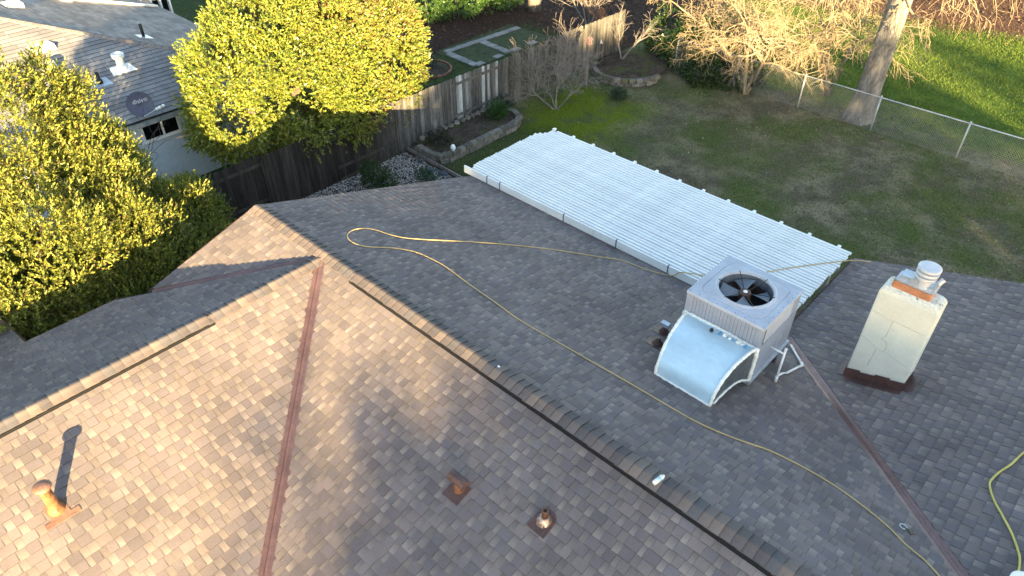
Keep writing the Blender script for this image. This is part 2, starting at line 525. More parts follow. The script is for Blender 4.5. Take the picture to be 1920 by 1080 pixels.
pieces = {}
ranked = []
for key, S in SL.items():
    poly = POL[key]
    us = [p[0] for p in poly]; vs_ = [p[1] for p in poly]
    rr = random.Random(sum(map(ord, key))*7)
    lst = []
    v = min(vs_)
    while v < max(vs_)-0.01:
        u = min(us)-rr.uniform(0, 0.4)
        tabnow = rr.random() < 0.5
        while u < max(us):
            wd = rr.uniform(0.095, 0.20) if tabnow else rr.uniform(0.070, 0.118)
            L = EXP+0.03
            q = [(u+0.001, v), (u+wd-0.001, v), (u+wd-0.001, v+L), (u+0.001, v+L)]
            inside = q
            for i in range(len(poly)):
                a, b = poly[i], poly[(i+1) % len(poly)]
                n = (-(b[1]-a[1]), b[0]-a[0])
                l = math.hypot(*n)
                inside = clip(inside, a, (n[0]/l, n[1]/l))
                if len(inside) < 3: break
            if len(inside) >= 3 and area(inside) > 0.0004:
                j = rr.uniform(0.92, 1.09)
                if tabnow:
                    c0 = tuple(x*j for x in rr.choice(PALT))
                    kk = rr.uniform(0.98, 1.10)
                    c1 = tuple(x*kk for x in c0)
                    t = 0.0115
                else:
                    c0 = tuple(x*j*0.92 for x in PALT[rr.choice((0, 1, 4, 6))])
                    lt = rr.uniform(0.16, 0.255)*j
                    c1 = (lt*1.08, lt*0.92, lt*0.80)
                    t = 0.0055
                geo = piece(S, inside, v, t, c0, c1, L)
                cen = S.pt(u+wd/2, v+EXP/2)
                pp = px(cen)
                score = 0
                if pp and 20 < pp[0] < 1900 and 20 < pp[1] < 1060 and len(inside) == 4:
                    view = (CAM-cen).normalized().dot(S.N)
                    score = abs(area(inside))*max(view, 0)/pp[2]**2
                ranked.append((score, key, len(lst)))
                lst.append(geo)
            u += wd
            tabnow = not tabnow if rr.random() < 0.95 else tabnow
        v += EXP
    pieces[key] = lst
ranked.sort(reverse=True)
single = {}
for sc_, key, i in ranked[:300]:
    single.setdefault(key, set()).add(i)
for key, S in SL.items():
    dk = MB()
    n = len(S.poly)
    dk.add([S.pt(u, v, -0.006) for u, v in S.poly]+[S.pt(u, v, -0.03) for u, v in S.poly],
           [tuple(range(n)), tuple(reversed(range(n, 2*n)))]+[(i, n+i, n+(i+1) % n, (i+1) % n) for i in range(n)])
    deck = dk.build('roof_slope', MT['felt'], house)
    fld = MB()
    for i, (vs, fs, cs) in enumerate(pieces[key]):
        if i in single.get(key, ()):
            m1 = MB().add(vs, fs, cs)
            m1.build('shingle', MT['shingle'], deck)
        else:
            fld.add(vs, fs, cs)
    tag(fld.build('shingle_field', MT['shingle'], deck), kind='stuff')

# valley flashing with a raised rib
def valley(p, q, SA, SB, half, ca, cb):
    P, Q = V(p), V(q)
    dirv = (Q-P).normalized()
    mb = MB()
    offs = []
    for S, c in ((SA, ca), (SB, cb)):
        a = S.N.cross(dirv).normalized()
        mid = (P+Q)/2
        if (V(c)-mid).dot(a) < 0: a = -a
        offs.append((a, S.N))
    rows = []
    for R in (P, Q):
        (a, na), (b, nb) = offs
        upv = (na+nb).normalized()
        rows += [R+a*half+na*0.004, R+a*0.028+na*0.006, R+upv*0.034, R+b*0.028+nb*0.006, R+b*half+nb*0.004]
    mb.add(rows, [(i, i+1, 6+i, 5+i) for i in range(4)])
    return mb.build('valley_flashing', MT['valley'], house)
valley((0.0, -d_, HZ), (w-d_, -w, ze), SL['B'], SL['C'], 0.115, (5, -2, 3.5), (1.5, -6, 3.5))
valley((-0.05, -d_-0.05, HZ-s*0.05), (-A_+0.08, -d_-A_+0.08, HZ-s*(A_-0.08)), SL['G'], SL['D'], 0.10, (-2, -0.5, 3.9), (-0.6, -2.5, 3.8))
valley((xe+0.02, w-0.02, ze), (xe+w, 0, H), SL['A'], SL['E'], 0.115, (8, 1, 3.6), (10, 5, 3.3))

# ridge vents and caps
def ridge(p, dirv, length, start_vent, sideslope, capcols):
    p, dirv = V(p), V(dirv).normalized()
    a = dirv.cross(V((0, 0, 1))).normalized()
    def prof(wd, h, r=0.02):
        out = []
        for t in (-1, -0.5, -0.12, 0.12, 0.5, 1):
            out.append((t*wd, -s*abs(t*wd)*1.0+h+(0.008 if abs(t) < 0.2 else 0)))
        return out
    vent = MB()
    for h0, h1, wd in ((0.004, 0.018, 0.186), (0.0185, 0.032, 0.174)):
        st, en = p+dirv*start_vent, p+dirv*length
        pr0, pr1 = prof(wd, h0), prof(wd, h1)
        vs = [R+a*x+V((0, 0, z)) for R in (st, en) for x, z in pr0+pr1[::-1]]
        n = 12
        vent.add(vs, [tuple(range(n)), tuple(reversed(range(n, 2*n)))]+[(i, n+i, n+(i+1) % n, (i+1) % n) for i in range(n)])
    vent.build('ridge_vent', MT['black'], house)
    # six cap meshes, shared
    metas = []
    for c in capcols:
        mb = MB()
        pr_lo, pr_hi = prof(0.156, 0.001), prof(0.160, 0.017)
        L = 0.20
        rows = []
        for R, prr in ((0.0, pr_lo), (L, pr_hi)):
            rows += [dirv*R+a*x+V((0, 0, z+0.010)) for x, z in prr]
            rows += [dirv*R+a*x+V((0, 0, z)) for x, z in prr[::-1]]
        n = 12
        mb.add(rows[:6]+rows[12:18], [(i, 6+i, 7+i, i+1) for i in range(5)], [tuple(x*0.80 for x in c)]*6+[c]*6)
        mb.add(rows, [tuple(range(n)), tuple(reversed(range(n, 2*n)))], (0.012, 0.011, 0.011))  # asphalt ends, blackened further to draw the shade in the cap joints
        mb.add(rows, [(0, 12, 23, 11), (5, 6, 18, 17)], tuple(x*0.55 for x in c))
        metas.append(mb.mesh('ridge_cap', MT['shingle']))
    k = 0
    x = 0.0
    while x < length-0.15:
        o = bpy.data.objects.new('ridge_cap', RND.choice(metas))
        COL.objects.link(o)
        o.parent = house
        lift = 0.033 if x > start_vent-0.05 else 0.010
        o.location = p+dirv*x+a*RND.uniform(-0.006, 0.006)+V((0, 0, lift))-wloc(house)
        x += 0.146
caps = [tuple(x*1.5 for x in c) for c in ((0.088, 0.075, 0.072), (0.118, 0.098, 0.088), (0.072, 0.064, 0.064), (0.136, 0.110, 0.095), (0.102, 0.086, 0.081), (0.084, 0.078, 0.080))]
ridge((-A_, 0, H), (1, 0, 0), 14.3, 3.2, None, caps)
ridge((0, -d_, HZ), (0, -1, 0), 9.0, 2.15, None, caps)

# eave and rake boards, walls
fb = MB()
def edge(p, q, out, hgt=0.16):
    p, q, out = V(p), V(q), V(out)
    MB_ = MB()
    MB_.beam(p+out*0.012+V((0, 0, -0.034)), q+out*0.012+V((0, 0, -0.034)), 0.028, hgt)
    MB_.build('fascia_board', MT['brownpaint'], house)
    e = MB()
    e.beam(p+out*0.030+V((0, 0, -0.004)), q+out*0.030+V((0, 0, -0.004)), 0.006, 0.05)
    e.build('drip_edge', MT['valley'], house)
edge((-A_, w, ze), (xe-0.05, w, ze), (0, 1, 0))
edge((-A_, w, ze), (-A_, 0, H), (-1, 0, 0))
edge((-A_, 0, H), (-A_, -d_-A_, H-s*(d_+A_)), (-1, 0, 0))
edge((-w2, -d_-w2, HZ-s*w2), (-w2, -4.4, HZ-s*w2), (-1, 0, 0))
edge((-w2, -4.4, HZ-s*w2), (-w2-2.2, -4.4, HZ-s*(w2+2.2)), (0, 1, 0))
edge((-w2-2.2, -4.4, HZ-s*(w2+2.2)), (-w2-2.2, -13, HZ-s*(w2+2.2)), (-1, 0, 0))
edge((xe, w+0.05, ze), (xe, yE, ze), (-1, 0, 0))
edge((xe, yE, ze), (xe+w, yE, H), (0, 1, 0))
wl = MB()
def gable(x0, x1, y0, y1, drop=0.12):
    for x in (x0, x1): pass
    zs = lambda y: H-s*abs(y)-drop
    vs = [(x, y, z) for x in (x0, x1) for y, z in ((y0, 0), (y1, 0), (y1, zs(y1)), (0, zs(0)), (y0, zs(y0)))]
    wl.add(vs, [(0, 1, 2, 3, 4), (9, 8, 7, 6, 5)]+[(i, 5+i, 5+(i+1) % 5, (i+1) % 5) for i in range(5)])
gable(-A_+0.35, 12, -w+0.5, w-0.5)
wl.box(-w2+0.4, CE-0.5, -12.6, -3.2, 0, HZ-s*CE+0.1)
wl.box(-w2-1.8, -w2+0.38, -12.6, -4.8, 0, HZ-s*(w2+1.8)-0.15)
wl.box(xe+0.4, xe+w+5, w-0.48, yE-0.4, 0, ze-0.02)
wl.build('wall', MT['housewall'], house)

# pipes through the roof
def rz(key, x, y):
    S = SL[key]
    return S.O.z-(S.N.x*(x-S.O.x)+S.N.y*(y-S.O.y))/S.N.z
def flash(key, x, y, hu, hv_dn, hv_up, name, parent, m, extra=None):
    S = SL[key]
    c = S.uv((x, y))
    pts = [(c[0]-hu, c[1]-hv_dn), (c[0]+hu, c[1]-hv_dn), (c[0]+hu, c[1]+hv_up), (c[0]-hu, c[1]+hv_up)]
    if extra: pts = [(c[0]+a, c[1]+b) for a, b in extra]
    mb = MB()
    n = len(pts)
    mb.add([S.pt(u, v, 0.015) for u, v in pts]+[S.pt(u, v, 0.0) for u, v in pts],
           [tuple(range(n))]+[(i, n+i, n+(i+1) % n, (i+1) % n) for i in range(n)])
    return mb.build(name, m, parent)
# large capped flue on the sunlit slope
x, y = 1.47, -5.32
z = rz('C', x, y)
p1 = MB().lathe([(0.105, -0.05), (0.105, 0.02), (0.072, 0.10), (0.070, 0.40), (0.074, 0.405), (0.074, 0.42), (0.070, 0.425), (0.070, 0.45)], 28, (x, y, z)).build('vent_pipe', MT['rust'], house, True)
p1['label'] = 'tall rusty brown flue pipe with mushroom cap on the sunlit slope'
MB().lathe([(0.085, 0.445), (0.108, 0.46), (0.112, 0.475), (0.104, 0.492), (0.07, 0.508), (0.03, 0.515), (0.0, 0.516)], 28, (x, y, z)).build('pipe_cap', MT['flashing'], p1, True)
flash('C', x, y, 0, 0, 0, 'base_flashing', p1, MT['flashing'],
      [(-0.20, -0.20), (0.22, -0.20), (0.22, -0.12), (0.12, -0.12), (0.12, 0.11), (0.05, 0.15), (-0.05, 0.15), (-0.12, 0.11), (-0.12, -0.12), (-0.20, -0.12)])
# t-top vent
x, y = 5.02, -1.56
z = rz('B', x, y)
p2 = MB().lathe([(0.085, -0.05), (0.085, 0.02), (0.066, 0.07), (0.066, 0.20)], 20, (x, y, z)).build('vent_pipe', MT['dullrust'], house, True)
p2['label'] = 'brown t-shaped vent with a half-round hood beside the valley'
hood = MB()
n = 10
rows = []
for xx in (-0.145, 0.145):
    for k in range(n+1):
        t = math.pi*k/n
        rows.append(V((x+xx, y+0.078*math.cos(t), z+0.175+0.078*math.sin(t))))
hood.add(rows, [(i, n+1+i, n+2+i, i+1) for i in range(n)]+[tuple(range(n+1)), tuple(reversed(range(n+1, 2*n+2)))])
hood.build('vent_hood', MT['brownpaint'], p2)
flash('B', x, y, 0.14, 0.19, 0.10, 'base_flashing', p2, MT['brownpaint'])
# short plumbing vent
x, y = 6.20, -1.20
z = rz('B', x, y)
p3 = MB().lathe([(0.045, -0.03), (0.045, 0.185), (0.050, 0.19), (0.050, 0.215), (0.026, 0.216), (0.024, 0.10)], 20, (x, y, z)).build('vent_pipe', MT['dullrust'], house, True)
p3['label'] = 'short open brown plumbing vent near the long ridge'
MB().lathe([(0.12, -0.04), (0.10, 0.02), (0.075, 0.06), (0.058, 0.085), (0.05, 0.09)], 20, (x, y, z)).build('pipe_boot', mat('pale_patch_boot', (0.30, 0.20, 0.15), 0.3, 0.6, 0.5, nscale=12, namt=0.4, dirt=((0.6, 0.6, 0.6), 14, 0.5, 0.6)), p3, True)  # brown boot metal broken by pale grey noise patches
flash('B', x, y, 0, 0, 0, 'base_flashing', p3, MT['brownpaint'],
      [(-0.14, -0.19), (0.14, -0.19), (0.14, 0.03), (0.12, 0.10), (0.06, 0.145), (-0.06, 0.145), (-0.12, 0.10), (-0.14, 0.03)])
# two cone flashings beside the air conditioner
for x, y in ((4.98, 3.44), (5.14, 2.97)):
    z = rz('A', x, y)
    q = MB().lathe([(0.125, -0.05), (0.10, 0.03), (0.035, 0.13), (0.030, 0.15)], 16, (x, y, z)).build('pipe_boot', MT['brownpaint'], house, True)
    flash('A', x, y, 0.17, 0.19, 0.15, 'base_flashing', q, MT['brownpaint'])

# chimney
cx0, cx1, cy0, cy1, czt = 7.68, 8.56, 4.93, 5.37, 4.75
ch = MB()
def ring(x0, x1, y0, y1, z, r, n=5):
    out = []
    for cx, cy, a0 in ((x1-r, y1-r, 0), (x0+r, y1-r, 90), (x0+r, y0+r, 180), (x1-r, y0+r, 270)):
        for k in range(n):
            t = math.radians(a0+90*k/(n-1))
            out.append((cx+r*math.cos(t), cy+r*math.sin(t), z))
    return out
def loft(mb, rings, capb=True, capt=True):
    n = len(rings[0])
    vs = [p for r in rings for p in r]
    fs = [(i*n+k, i*n+(k+1) % n, (i+1)*n+(k+1) % n, (i+1)*n+k) for i in range(len(rings)-1) for k in range(n)]
    if capb: fs.append(tuple(reversed(range(n))))
    if capt: fs.append(tuple((len(rings)-1)*n+k for k in range(n)))
    mb.add(vs, fs)
loft(ch, [ring(cx0, cx1, cy0, cy1, 2.3, 0.02), ring(cx0, cx1, cy0, cy1, czt-0.10, 0.02), ring(cx0+0.02, cx1-0.02, cy0+0.02, cy1-0.02, czt-0.035, 0.05)])
chim = ch.build('chimney', MT['stucco'], house)
chim['label'] = 'cream stucco chimney with clay flue and round white metal cap'
cr = MB()
loft(cr, [ring(cx0+0.02, cx1-0.02, cy0+0.02, cy1-0.02, czt-0.037, 0.05), ring(cx0+0.05, cx1-0.05, cy0+0.045, cy1-0.045, czt+0.0, 0.06), ring(cx0+0.10, cx1-0.10, cy0+0.08, cy1-0.08, czt+0.025, 0.06)])
cr.build('mortar_crown', MT['crown'], chim)
# hairline cracks in the stucco, thin raised-edge seams
crk = MB()
def crack(pts):
    crk.tube([(x, cy0-0.0005, z) for x, z in pts], 0.0038, 4)
X0 = cx0
crack([(X0+0.0, 4.27), (X0+0.06, 4.26), (X0+0.30, 4.245), (X0+0.42, 4.235), (X0+0.60, 4.235), (X0+0.83, 4.225)])
crack([(X0+0.36, 4.24), (X0+0.355, 4.05), (X0+0.35, 3.90), (X0+0.30, 3.84), (X0+0.40, 3.80), (X0+0.42, 3.72), (X0+0.41, 3.62)])
crack([(X0+0.0, 3.73), (X0+0.12, 3.70), (X0+0.30, 3.63), (X0+0.45, 3.60), (X0+0.65, 3.56), (X0+0.79, 3.53)])
crack([(X0+0.30, 3.62), (X0+0.29, 3.45), (X0+0.27, 3.20)])
crk.build('stucco_crack', mat('crack', (0.32, 0.33, 0.29), 1.0), chim)
fl = MB()
loft(fl, [ring(7.80, 8.37, 5.00, 5.28, czt-0.02, 0.02), ring(7.80, 8.37, 5.00, 5.28, czt+0.135, 0.02)], True, True)
fl.build('clay_flue', MT['clay'], chim)
fc = MB()
loft(fc, [ring(7.815, 8.375, 5.02, 5.30, czt+0.137, 0.015), ring(7.815, 8.375, 5.02, 5.30, czt+0.165, 0.015)])
fc.box(7.86, 8.04, 5.05, 5.26, czt+0.16, czt+0.245)
fc.box(8.00, 8.20, 5.03, 5.27, czt+0.16, czt+0.275)
fc.box(8.20, 8.34, 5.06, 5.25, czt+0.16, czt+0.215)
fc.tube([(8.36, 5.10, czt+0.16), (8.37, 5.11, czt+0.30)], 0.035, 8)
fc.tube([(8.36, 5.10, czt+0.30), (8.40, 5.16, czt+0.37)], 0.04, 8)
fc.build('flue_plate', MT['galv'], chim)
rc = MB()
rc.lathe([(0.115, 0.16), (0.115, 0.30), (0.150, 0.31), (0.155, 0.335), (0.150, 0.355), (0.095, 0.362), (0.095, 0.378), (0.158, 0.385), (0.163, 0.41), (0.158, 0.43), (0.100, 0.437), (0.100, 0.453), (0.160, 0.46), (0.166, 0.478), (0.162, 0.50), (0.150, 0.508), (0.0, 0.512)], 36, (8.17, 5.14, czt))
rc.build('flue_cap', mat('white_metal_cap', (0.58, 0.58, 0.60), 0.4, 0.1, 0.5, namt=0.08, famt=0.05), chim, False)
# flashing round its foot
sk = MB()
for (xa, ya), (xb, yb), nrm in (((cx0, cy0), (cx1, cy0), (0, -1)), ((cx0, cy1), (cx0, cy0), (-1, 0)), ((cx1, cy0), (cx1, cy1), (1, 0))):
    o = V((nrm[0], nrm[1], 0))*0.012
    za, zb = rz('E', xa, ya), rz('E', xb, yb)
    f_ = V((nrm[0], nrm[1], 0))*0.13
    k0, k1 = V((xa, ya, za))+o, V((xb, yb, zb))+o
    ex = (k1-k0).normalized()*0.012
    k0, k1 = k0-ex, k1+ex
    steps = 4 if nrm == (0, -1) else 2
    for i in range(steps):
        a = k0+(k1-k0)*(i/steps); b = k0+(k1-k0)*((i+1)/steps)
        hh = 0.20-0.03*(i % 2)
        oo = V((nrm[0], nrm[1], 0))*0.003*(i % 2)
        a, b = a+oo, b+oo
        sk.add([a-V((0, 0, .03)), b-V((0, 0, .03)), b+V((0, 0, hh)), a+V((0, 0, hh))], [(0, 1, 2, 3)])
        fa, fb_ = a+f_, b+f_
        za2, zb2 = rz('E', fa.x, fa.y)+0.018+0.002*(i % 2), rz('E', fb_.x, fb_.y)+0.018+0.002*(i % 2)
        sk.add([(a.x, a.y, rz('E', a.x, a.y)+0.02), (b.x, b.y, rz('E', b.x, b.y)+0.02), (fb_.x, fb_.y, zb2), (fa.x, fa.y, za2)], [(0, 1, 2, 3)])
sk.build('chimney_flashing', MT['brownpaint'], chim)

# ------------------------------------------------------------------ patio pergola
pg = thing('pergola', 'white slatted patio cover against the roof edge', 'pergola', (1.9, 7.3, 0))
PZ, PF, PB_, PL, PR = 2.512, 5.80, 8.93, -2.46, 6.21
slat_meshes = []
for k in range(4):
    c = 0.83-0.02*k
    mb = MB()
    mb.chamfer(0, PR-PL, -0.034, 0.034, -0.044, 0.0, 0.008, (c*0.965, c, c*0.985))
    slat_meshes.append(mb.mesh('slat', MT['slat']))
ns = 30
for i in range(ns):
    o = bpy.data.objects.new('slat', RND.choice(slat_meshes))
    COL.objects.link(o)
    o.parent = pg
    o.location = V((PL+RND.uniform(-0.025, 0.02)+(0.06 if i == 0 else 0), 5.93+(8.90-5.93)*i/(ns-1), PZ+RND.uniform(-0.002, 0.002)))-wloc(pg)
    if i > ns-6:
        cutx = 0.07*(i-(ns-6))
        o.location.x += cutx
        o.scale.x = (PR-PL-cutx)/(PR-PL)
    o.rotation_euler = (RND.uniform(-0.03, 0.03), RND.uniform(-0.0006, 0.0006), RND.uniform(-0.0008, 0.0008))
for k in range(13):
    x = -2.27+k*0.681
    r = MB()
    zt = PZ-0.042
    r.add([(x+dx, y, z) for dx in (-0.02, 0.02) for y, z in ((5.83, zt-0.14), (8.86, zt-0.14), (9.02, zt-0.07), (9.02, zt), (5.83, zt))],
          [(0, 1, 2, 3, 4), (9, 8, 7, 6, 5)]+[(i, 5+i, 5+(i+1) % 5, (i+1) % 5) for i in range(5)])
    r.chamfer(x-0.035, x+0.035, 8.93, 9.03, zt-0.02, zt+0.045, 0.012)
    r.build('rafter', MT['white'], pg)
MB().beam((PL-0.10, 5.79, PZ+0.03), (PR-0.02, 5.79, PZ+0.03), 0.042, 0.19).build('fascia_beam', MT['white'], pg)
MB().beam((PL+0.05, 8.55, PZ-0.185), (PR-0.05, 8.55, PZ-0.185), 0.09, 0.14).build('back_beam', MT['white'], pg)
for x in (-2.0, 0.7, 3.4, 6.0):
    MB().box(x-0.045, x+0.045, 8.505, 8.595, 0, PZ-0.33).build('post', MT['white'], pg)
for x in (-1.74, -1.30, 0.75, 2.26, 3.61, 5.2):
    st = MB()
    st.box(x-0.012, x+0.012, 5.762, 5.7665, PZ-0.19, PZ+0.032)
    st.box(x-0.012, x+0.012, 5.762, 5.815, PZ+0.0325, PZ+0.037)
    st.add([(x-0.012, 5.764, PZ-0.19), (x+0.012, 5.764, PZ-0.19), (x+0.012, 5.66, ze+s*0.075+0.016), (x-0.012, 5.66, ze+s*0.075+0.016)], [(0, 1, 2, 3)])
    st.build('steel_strap', MT['strap'], pg)
MB().box(0.62+1.0, 0.625+1.0, 5.7655, 5.768, PZ-0.16, PZ+0.02).build('board_joint', mat('joint_shadow_gap', (0.3, 0.32, 0.33), 0.9), pg)
jn = MB()

# ------------------------------------------------------------------ rooftop air conditioner
ax0, ax1, ay0, ay1, azb, azt, azs = 5.36, 6.71, 3.25, 4.55, 3.23, 4.36, 3.93
ac = thing('air_conditioner', 'grey packaged rooftop air conditioner with top fan and curved sealed duct', 'air conditioner', (6.03, 3.9, rz('A', 6.03, 3.9)))
lc = MB()
lc.box(ax0, ax1, ay0, ay1, azb, azs-0.012)
lc.build('lower_cabinet', MT['acgrey'], ac)
base = MB()
base.box(ax0-0.02, ax1+0.02, ay0-0.02, ay1+0.02, azb-0.085, azb-0.002)
base.box(ax0-0.035, ax1+0.035, ay0-0.035, ay1+0.035, azb-0.022, azb-0.0025)
base.build('base_rail', MT['galv'], ac)
for x, y in ((ax0+0.1, ay1-0.1), (ax1-0.1, ay1-0.1), (ax0+0.1, ay0+0.12), (ax1-0.1, ay0+0.12)):
    MB().box(x-0.05, x+0.05, y-0.05, y+0.05, rz('A', x, y)-0.05, azb-0.086).build('support_block', MT['brownpaint'], ac)
uc = MB()
i_ = 0.006
# upper cabinet: four walls so that the fan well stays open
t = 0.02
uc.box(ax0+i_, ax1-i_, ay0+i_, ay0+i_+t, azs, azt-0.03)
uc.box(ax0+i_, ax1-i_, ay1-i_-t, ay1-i_, azs, azt-0.03)
uc.box(ax0+i_, ax0+i_+t, ay0+i_+t, ay1-i_-t, azs, azt-0.03)
uc.box(ax1-i_-t, ax1-i_, ay0+i_+t, ay1-i_-t, azs, azt-0.03)
uc.box(ax0-0.004, ax1+0.004, ay0-0.004, ay0+0.004, azs-0.012, azs+0.004)
uc.box(ax1-0.004, ax1+0.004, ay0+0.0045, ay1+0.004, azs-0.0115, azs+0.004)
# corner posts
for x in (ax0+0.0, ax1-0.06):
    uc.box(x, x+0.06, ay0-0.003, ay0+0.0055, azs+0.005, azt-0.031)
uc.box(ax1-0.0055, ax1+0.003, ay0+0.0058, ay0+0.07, azs+0.005, azt-0.031)
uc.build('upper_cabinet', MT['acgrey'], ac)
# vertical louvres, front (fine) and right side (wide slots)
for k in range(24):
    x = ax0+0.09+k*0.0495
    MB().box(x, x+0.038, ay0+0.0025, ay0+0.0055, azs+0.02, azt-0.05).build('louvre', MT['acgrey'], ac)
for k in range(9):
    y = ay0+0.12+k*0.098
    MB().add([(ax1-0.0055, y, azs+0.03), (ax1+0.010, y+0.075, azs+0.03), (ax1-0.0055, y+0.085, azs+0.03),
              (ax1-0.0055, y, azt-0.06), (ax1+0.010, y+0.075, azt-0.06), (ax1-0.0055, y+0.085, azt-0.06)],
             [(0, 1, 4, 3), (1, 2, 5, 4), (3, 4, 5), (2, 1, 0)]).build('louvre', MT['actop'], ac)
# top panel with a round fan opening
fcx, fcy, fr = (ax0+ax1)/2, (ay0+ay1)/2, 0.435
tp = MB()
N = 72
def sq(th, hx, hy, p):
    c, s_ = math.cos(th), math.sin(th)
    k = (abs(c/hx)**p+abs(s_/hy)**p)**(-1/p)
    return (fcx+k*c, fcy+k*s_)
hx, hy = (ax1-ax0)/2+0.012, (ay1-ay0)/2+0.012
rings = []
ca_ = math.atan2((ay1-ay0)/2+0.012, (ax1-ax0)/2+0.012)
ths = sorted([2*math.pi*k/N for k in range(N)]+[ca_, math.pi-ca_, math.pi+ca_, 2*math.pi-ca_])
rings.append([(*sq(t, hx, hy, 500), azt-0.05) for t in ths])
rings.append([(*sq(t, hx, hy, 500), azt-0.004) for t in ths])
rings.append([(*sq(t, hx-0.006, hy-0.006, 500), azt) for t in ths])
rings.append([(*sq(t, hx-0.125, hy-0.125, 7), azt) for t in ths])
rings.append([(*sq(t, hx-0.130, hy-0.130, 7), azt-0.008) for t in ths])
rings.append([(*sq(t, hx-0.138, hy-0.138, 7), azt+0.004) for t in ths])
rings.append([(fcx+(fr+0.06)*math.cos(t), fcy+(fr+0.06)*math.sin(t), azt+0.012) for t in ths])
rings.append([(fcx+(fr+0.025)*math.cos(t), fcy+(fr+0.025)*math.sin(t), azt+0.030) for t in ths])
rings.append([(fcx+fr*math.cos(t), fcy+fr*math.sin(t), azt+0.024) for t in ths])
rings.append([(fcx+(fr-0.002)*math.cos(t), fcy+(fr-0.002)*math.sin(t), azt-0.012) for t in ths])
loft(tp, rings, False, False)
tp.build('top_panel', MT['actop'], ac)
vr = MB()
loft(vr, [[(fcx+(fr-0.003)*math.cos(t), fcy+(fr-0.003)*math.sin(t), azt-0.011) for t in ths], [(fcx+(fr-0.012)*math.cos(t), fcy+(fr-0.012)*math.sin(t), azt-0.165) for t in ths]], False, False)
vr.build('fan_shroud', mat('dark_shroud', (0.10, 0.115, 0.14), 0.5, 0.1), ac)
# seams, screws and a rating plate
for k in range(19):
    x = ax0+0.125+k*0.0615
    MB().box(x, x+0.006, ay0+0.0005, ay0+0.0056, azs+0.02, azt-0.055).build('panel_groove', mat('groove', (0.16, 0.165, 0.185), 0.7) if k == 0 else bpy.data.materials['groove'], ac)
for k in range(10):
    y = ay0+0.105+k*0.098
    MB().box(ax1-0.0055, ax1+0.0012, y, y+0.012, azs+0.03, azt-0.06).build('panel_slot', MT['coil'], ac)
for x, y in [(ax0+0.03+k*0.1615, ay0+0.03) for k in range(9)]+[(ax1-0.03, ay0+0.17+k*0.16) for k in range(7)]:
    MB().lathe([(0.007, 0.0), (0.007, 0.004), (0.0, 0.005)], 8, (x, y, azt)).build('screw', MT['motor'], ac)
for k in range(5):
    MB().lathe([(0.007, 0.0), (0.007, 0.004), (0.0, 0.005)], 8, (ax1+0.0003, ay0+0.08+k*0.28, azb+0.07), (1, 0, 0)).build('screw', MT['motor'], ac)
MB().box(ax1+0.0004, ax1+0.002, ay0+0.75, ay0+0.95, azb+0.30, azb+0.42).build('rating_plate', MT['galv'], ac)
well = MB()
well.lathe([(fr-0.03, -0.36), (fr-0.02, -0.355), (fr-0.02, -0.165), (fr+0.14, -0.164), (fr+0.14, -0.40), (fr-0.03, -0.40)], 40, (fcx, fcy, azt))
wv = well.build('coil', MT['coil'], ac)
for k in range(9):
    z = azt-0.18-k*0.02
    MB().tube([(fcx+(fr-0.028)*math.cos(t), fcy+(fr-0.028)*math.sin(t), z) for t in ths[::2]+[0.0]], 0.0035, 4, cap=False).build('coil_fin', MT['motor'], wv)
fan = MB().lathe([(0.085, -0.26), (0.10, -0.25), (0.10, -0.060), (0.092, -0.045), (0.06, -0.041), (0.0, -0.041)], 28, (fcx, fcy, azt)).build('fan_motor', MT['motor'], ac)
MB().lathe([(0.034, -0.041), (0.034, -0.030), (0.022, -0.026), (0.0, -0.026)], 20, (fcx, fcy, azt)).build('hub_label', MT['white'], fan)
for k in range(4):
    a0 = math.radians(28+90*k)
    bl = MB()
    vs = []
    for i in range(5):
        f = i/4
        r = 0.09+f*(fr-0.13)
        hw = math.radians(17+9*f)
        for sgn, dz in ((-1, -0.055), (0, -0.085), (1, -0.12)):
            tt = a0+sgn*hw
            vs.append((fcx+r*math.cos(tt), fcy+r*math.sin(tt), azt+dz+0.01*f))
    bl.add(vs, [(i*3+j, i*3+j+1, i*3+j+4, i*3+j+3) for i in range(4) for j in range(2)])
    o = bl.build('fan_blade', MT['blade'], ac, True)
for k in range(6):
    a0 = math.radians(12+60*k)
    MB().tube([(fcx+0.06*math.cos(a0), fcy+0.06*math.sin(a0), azt-0.06), (fcx+0.25*math.cos(a0), fcy+0.25*math.sin(a0), azt-0.01), (fcx+(fr+0.03)*math.cos(a0), fcy+(fr+0.03)*math.sin(a0), azt+0.034)], 0.006, 5).build('guard_wire', MT['coil'], ac)
# curved duct on the uphill side
prof = [(3.235, 3.925), (3.08, 3.965), (2.92, 3.985), (2.74, 3.985), (2.57, 3.955), (2.42, 3.90), (2.30, 3.81), (2.21, 3.70), (2.155, 3.58), (2.125, 3.47)]
und = [(2.20, 3.470), (2.36, 3.515), (2.56, 3.53), (2.78, 3.50), (2.98, 3.42), (3.14, 3.31), (3.235, 3.24)]
def lx(y): return 5.41+(3.235-y)/1.11*0.20
def rx_(y): return 6.69-(3.235-y)/1.11*0.07
du = MB()
nx = 9
vs = []
for y, z in prof:
    for i in range(nx):
        x = lx(y)+(rx_(y)-lx(y))*i/(nx-1)
        vs.append((x, y, z+0.012*math.sin(math.pi*i/(nx-1))+RND.uniform(-0.003, 0.003)))
du.add(vs, [(j*nx+i, (j+1)*nx+i, (j+1)*nx+i+1, j*nx+i+1) for j in range(len(prof)-1) for i in range(nx-1)])
du.build('duct_cover', MT['duct'], ac, True)
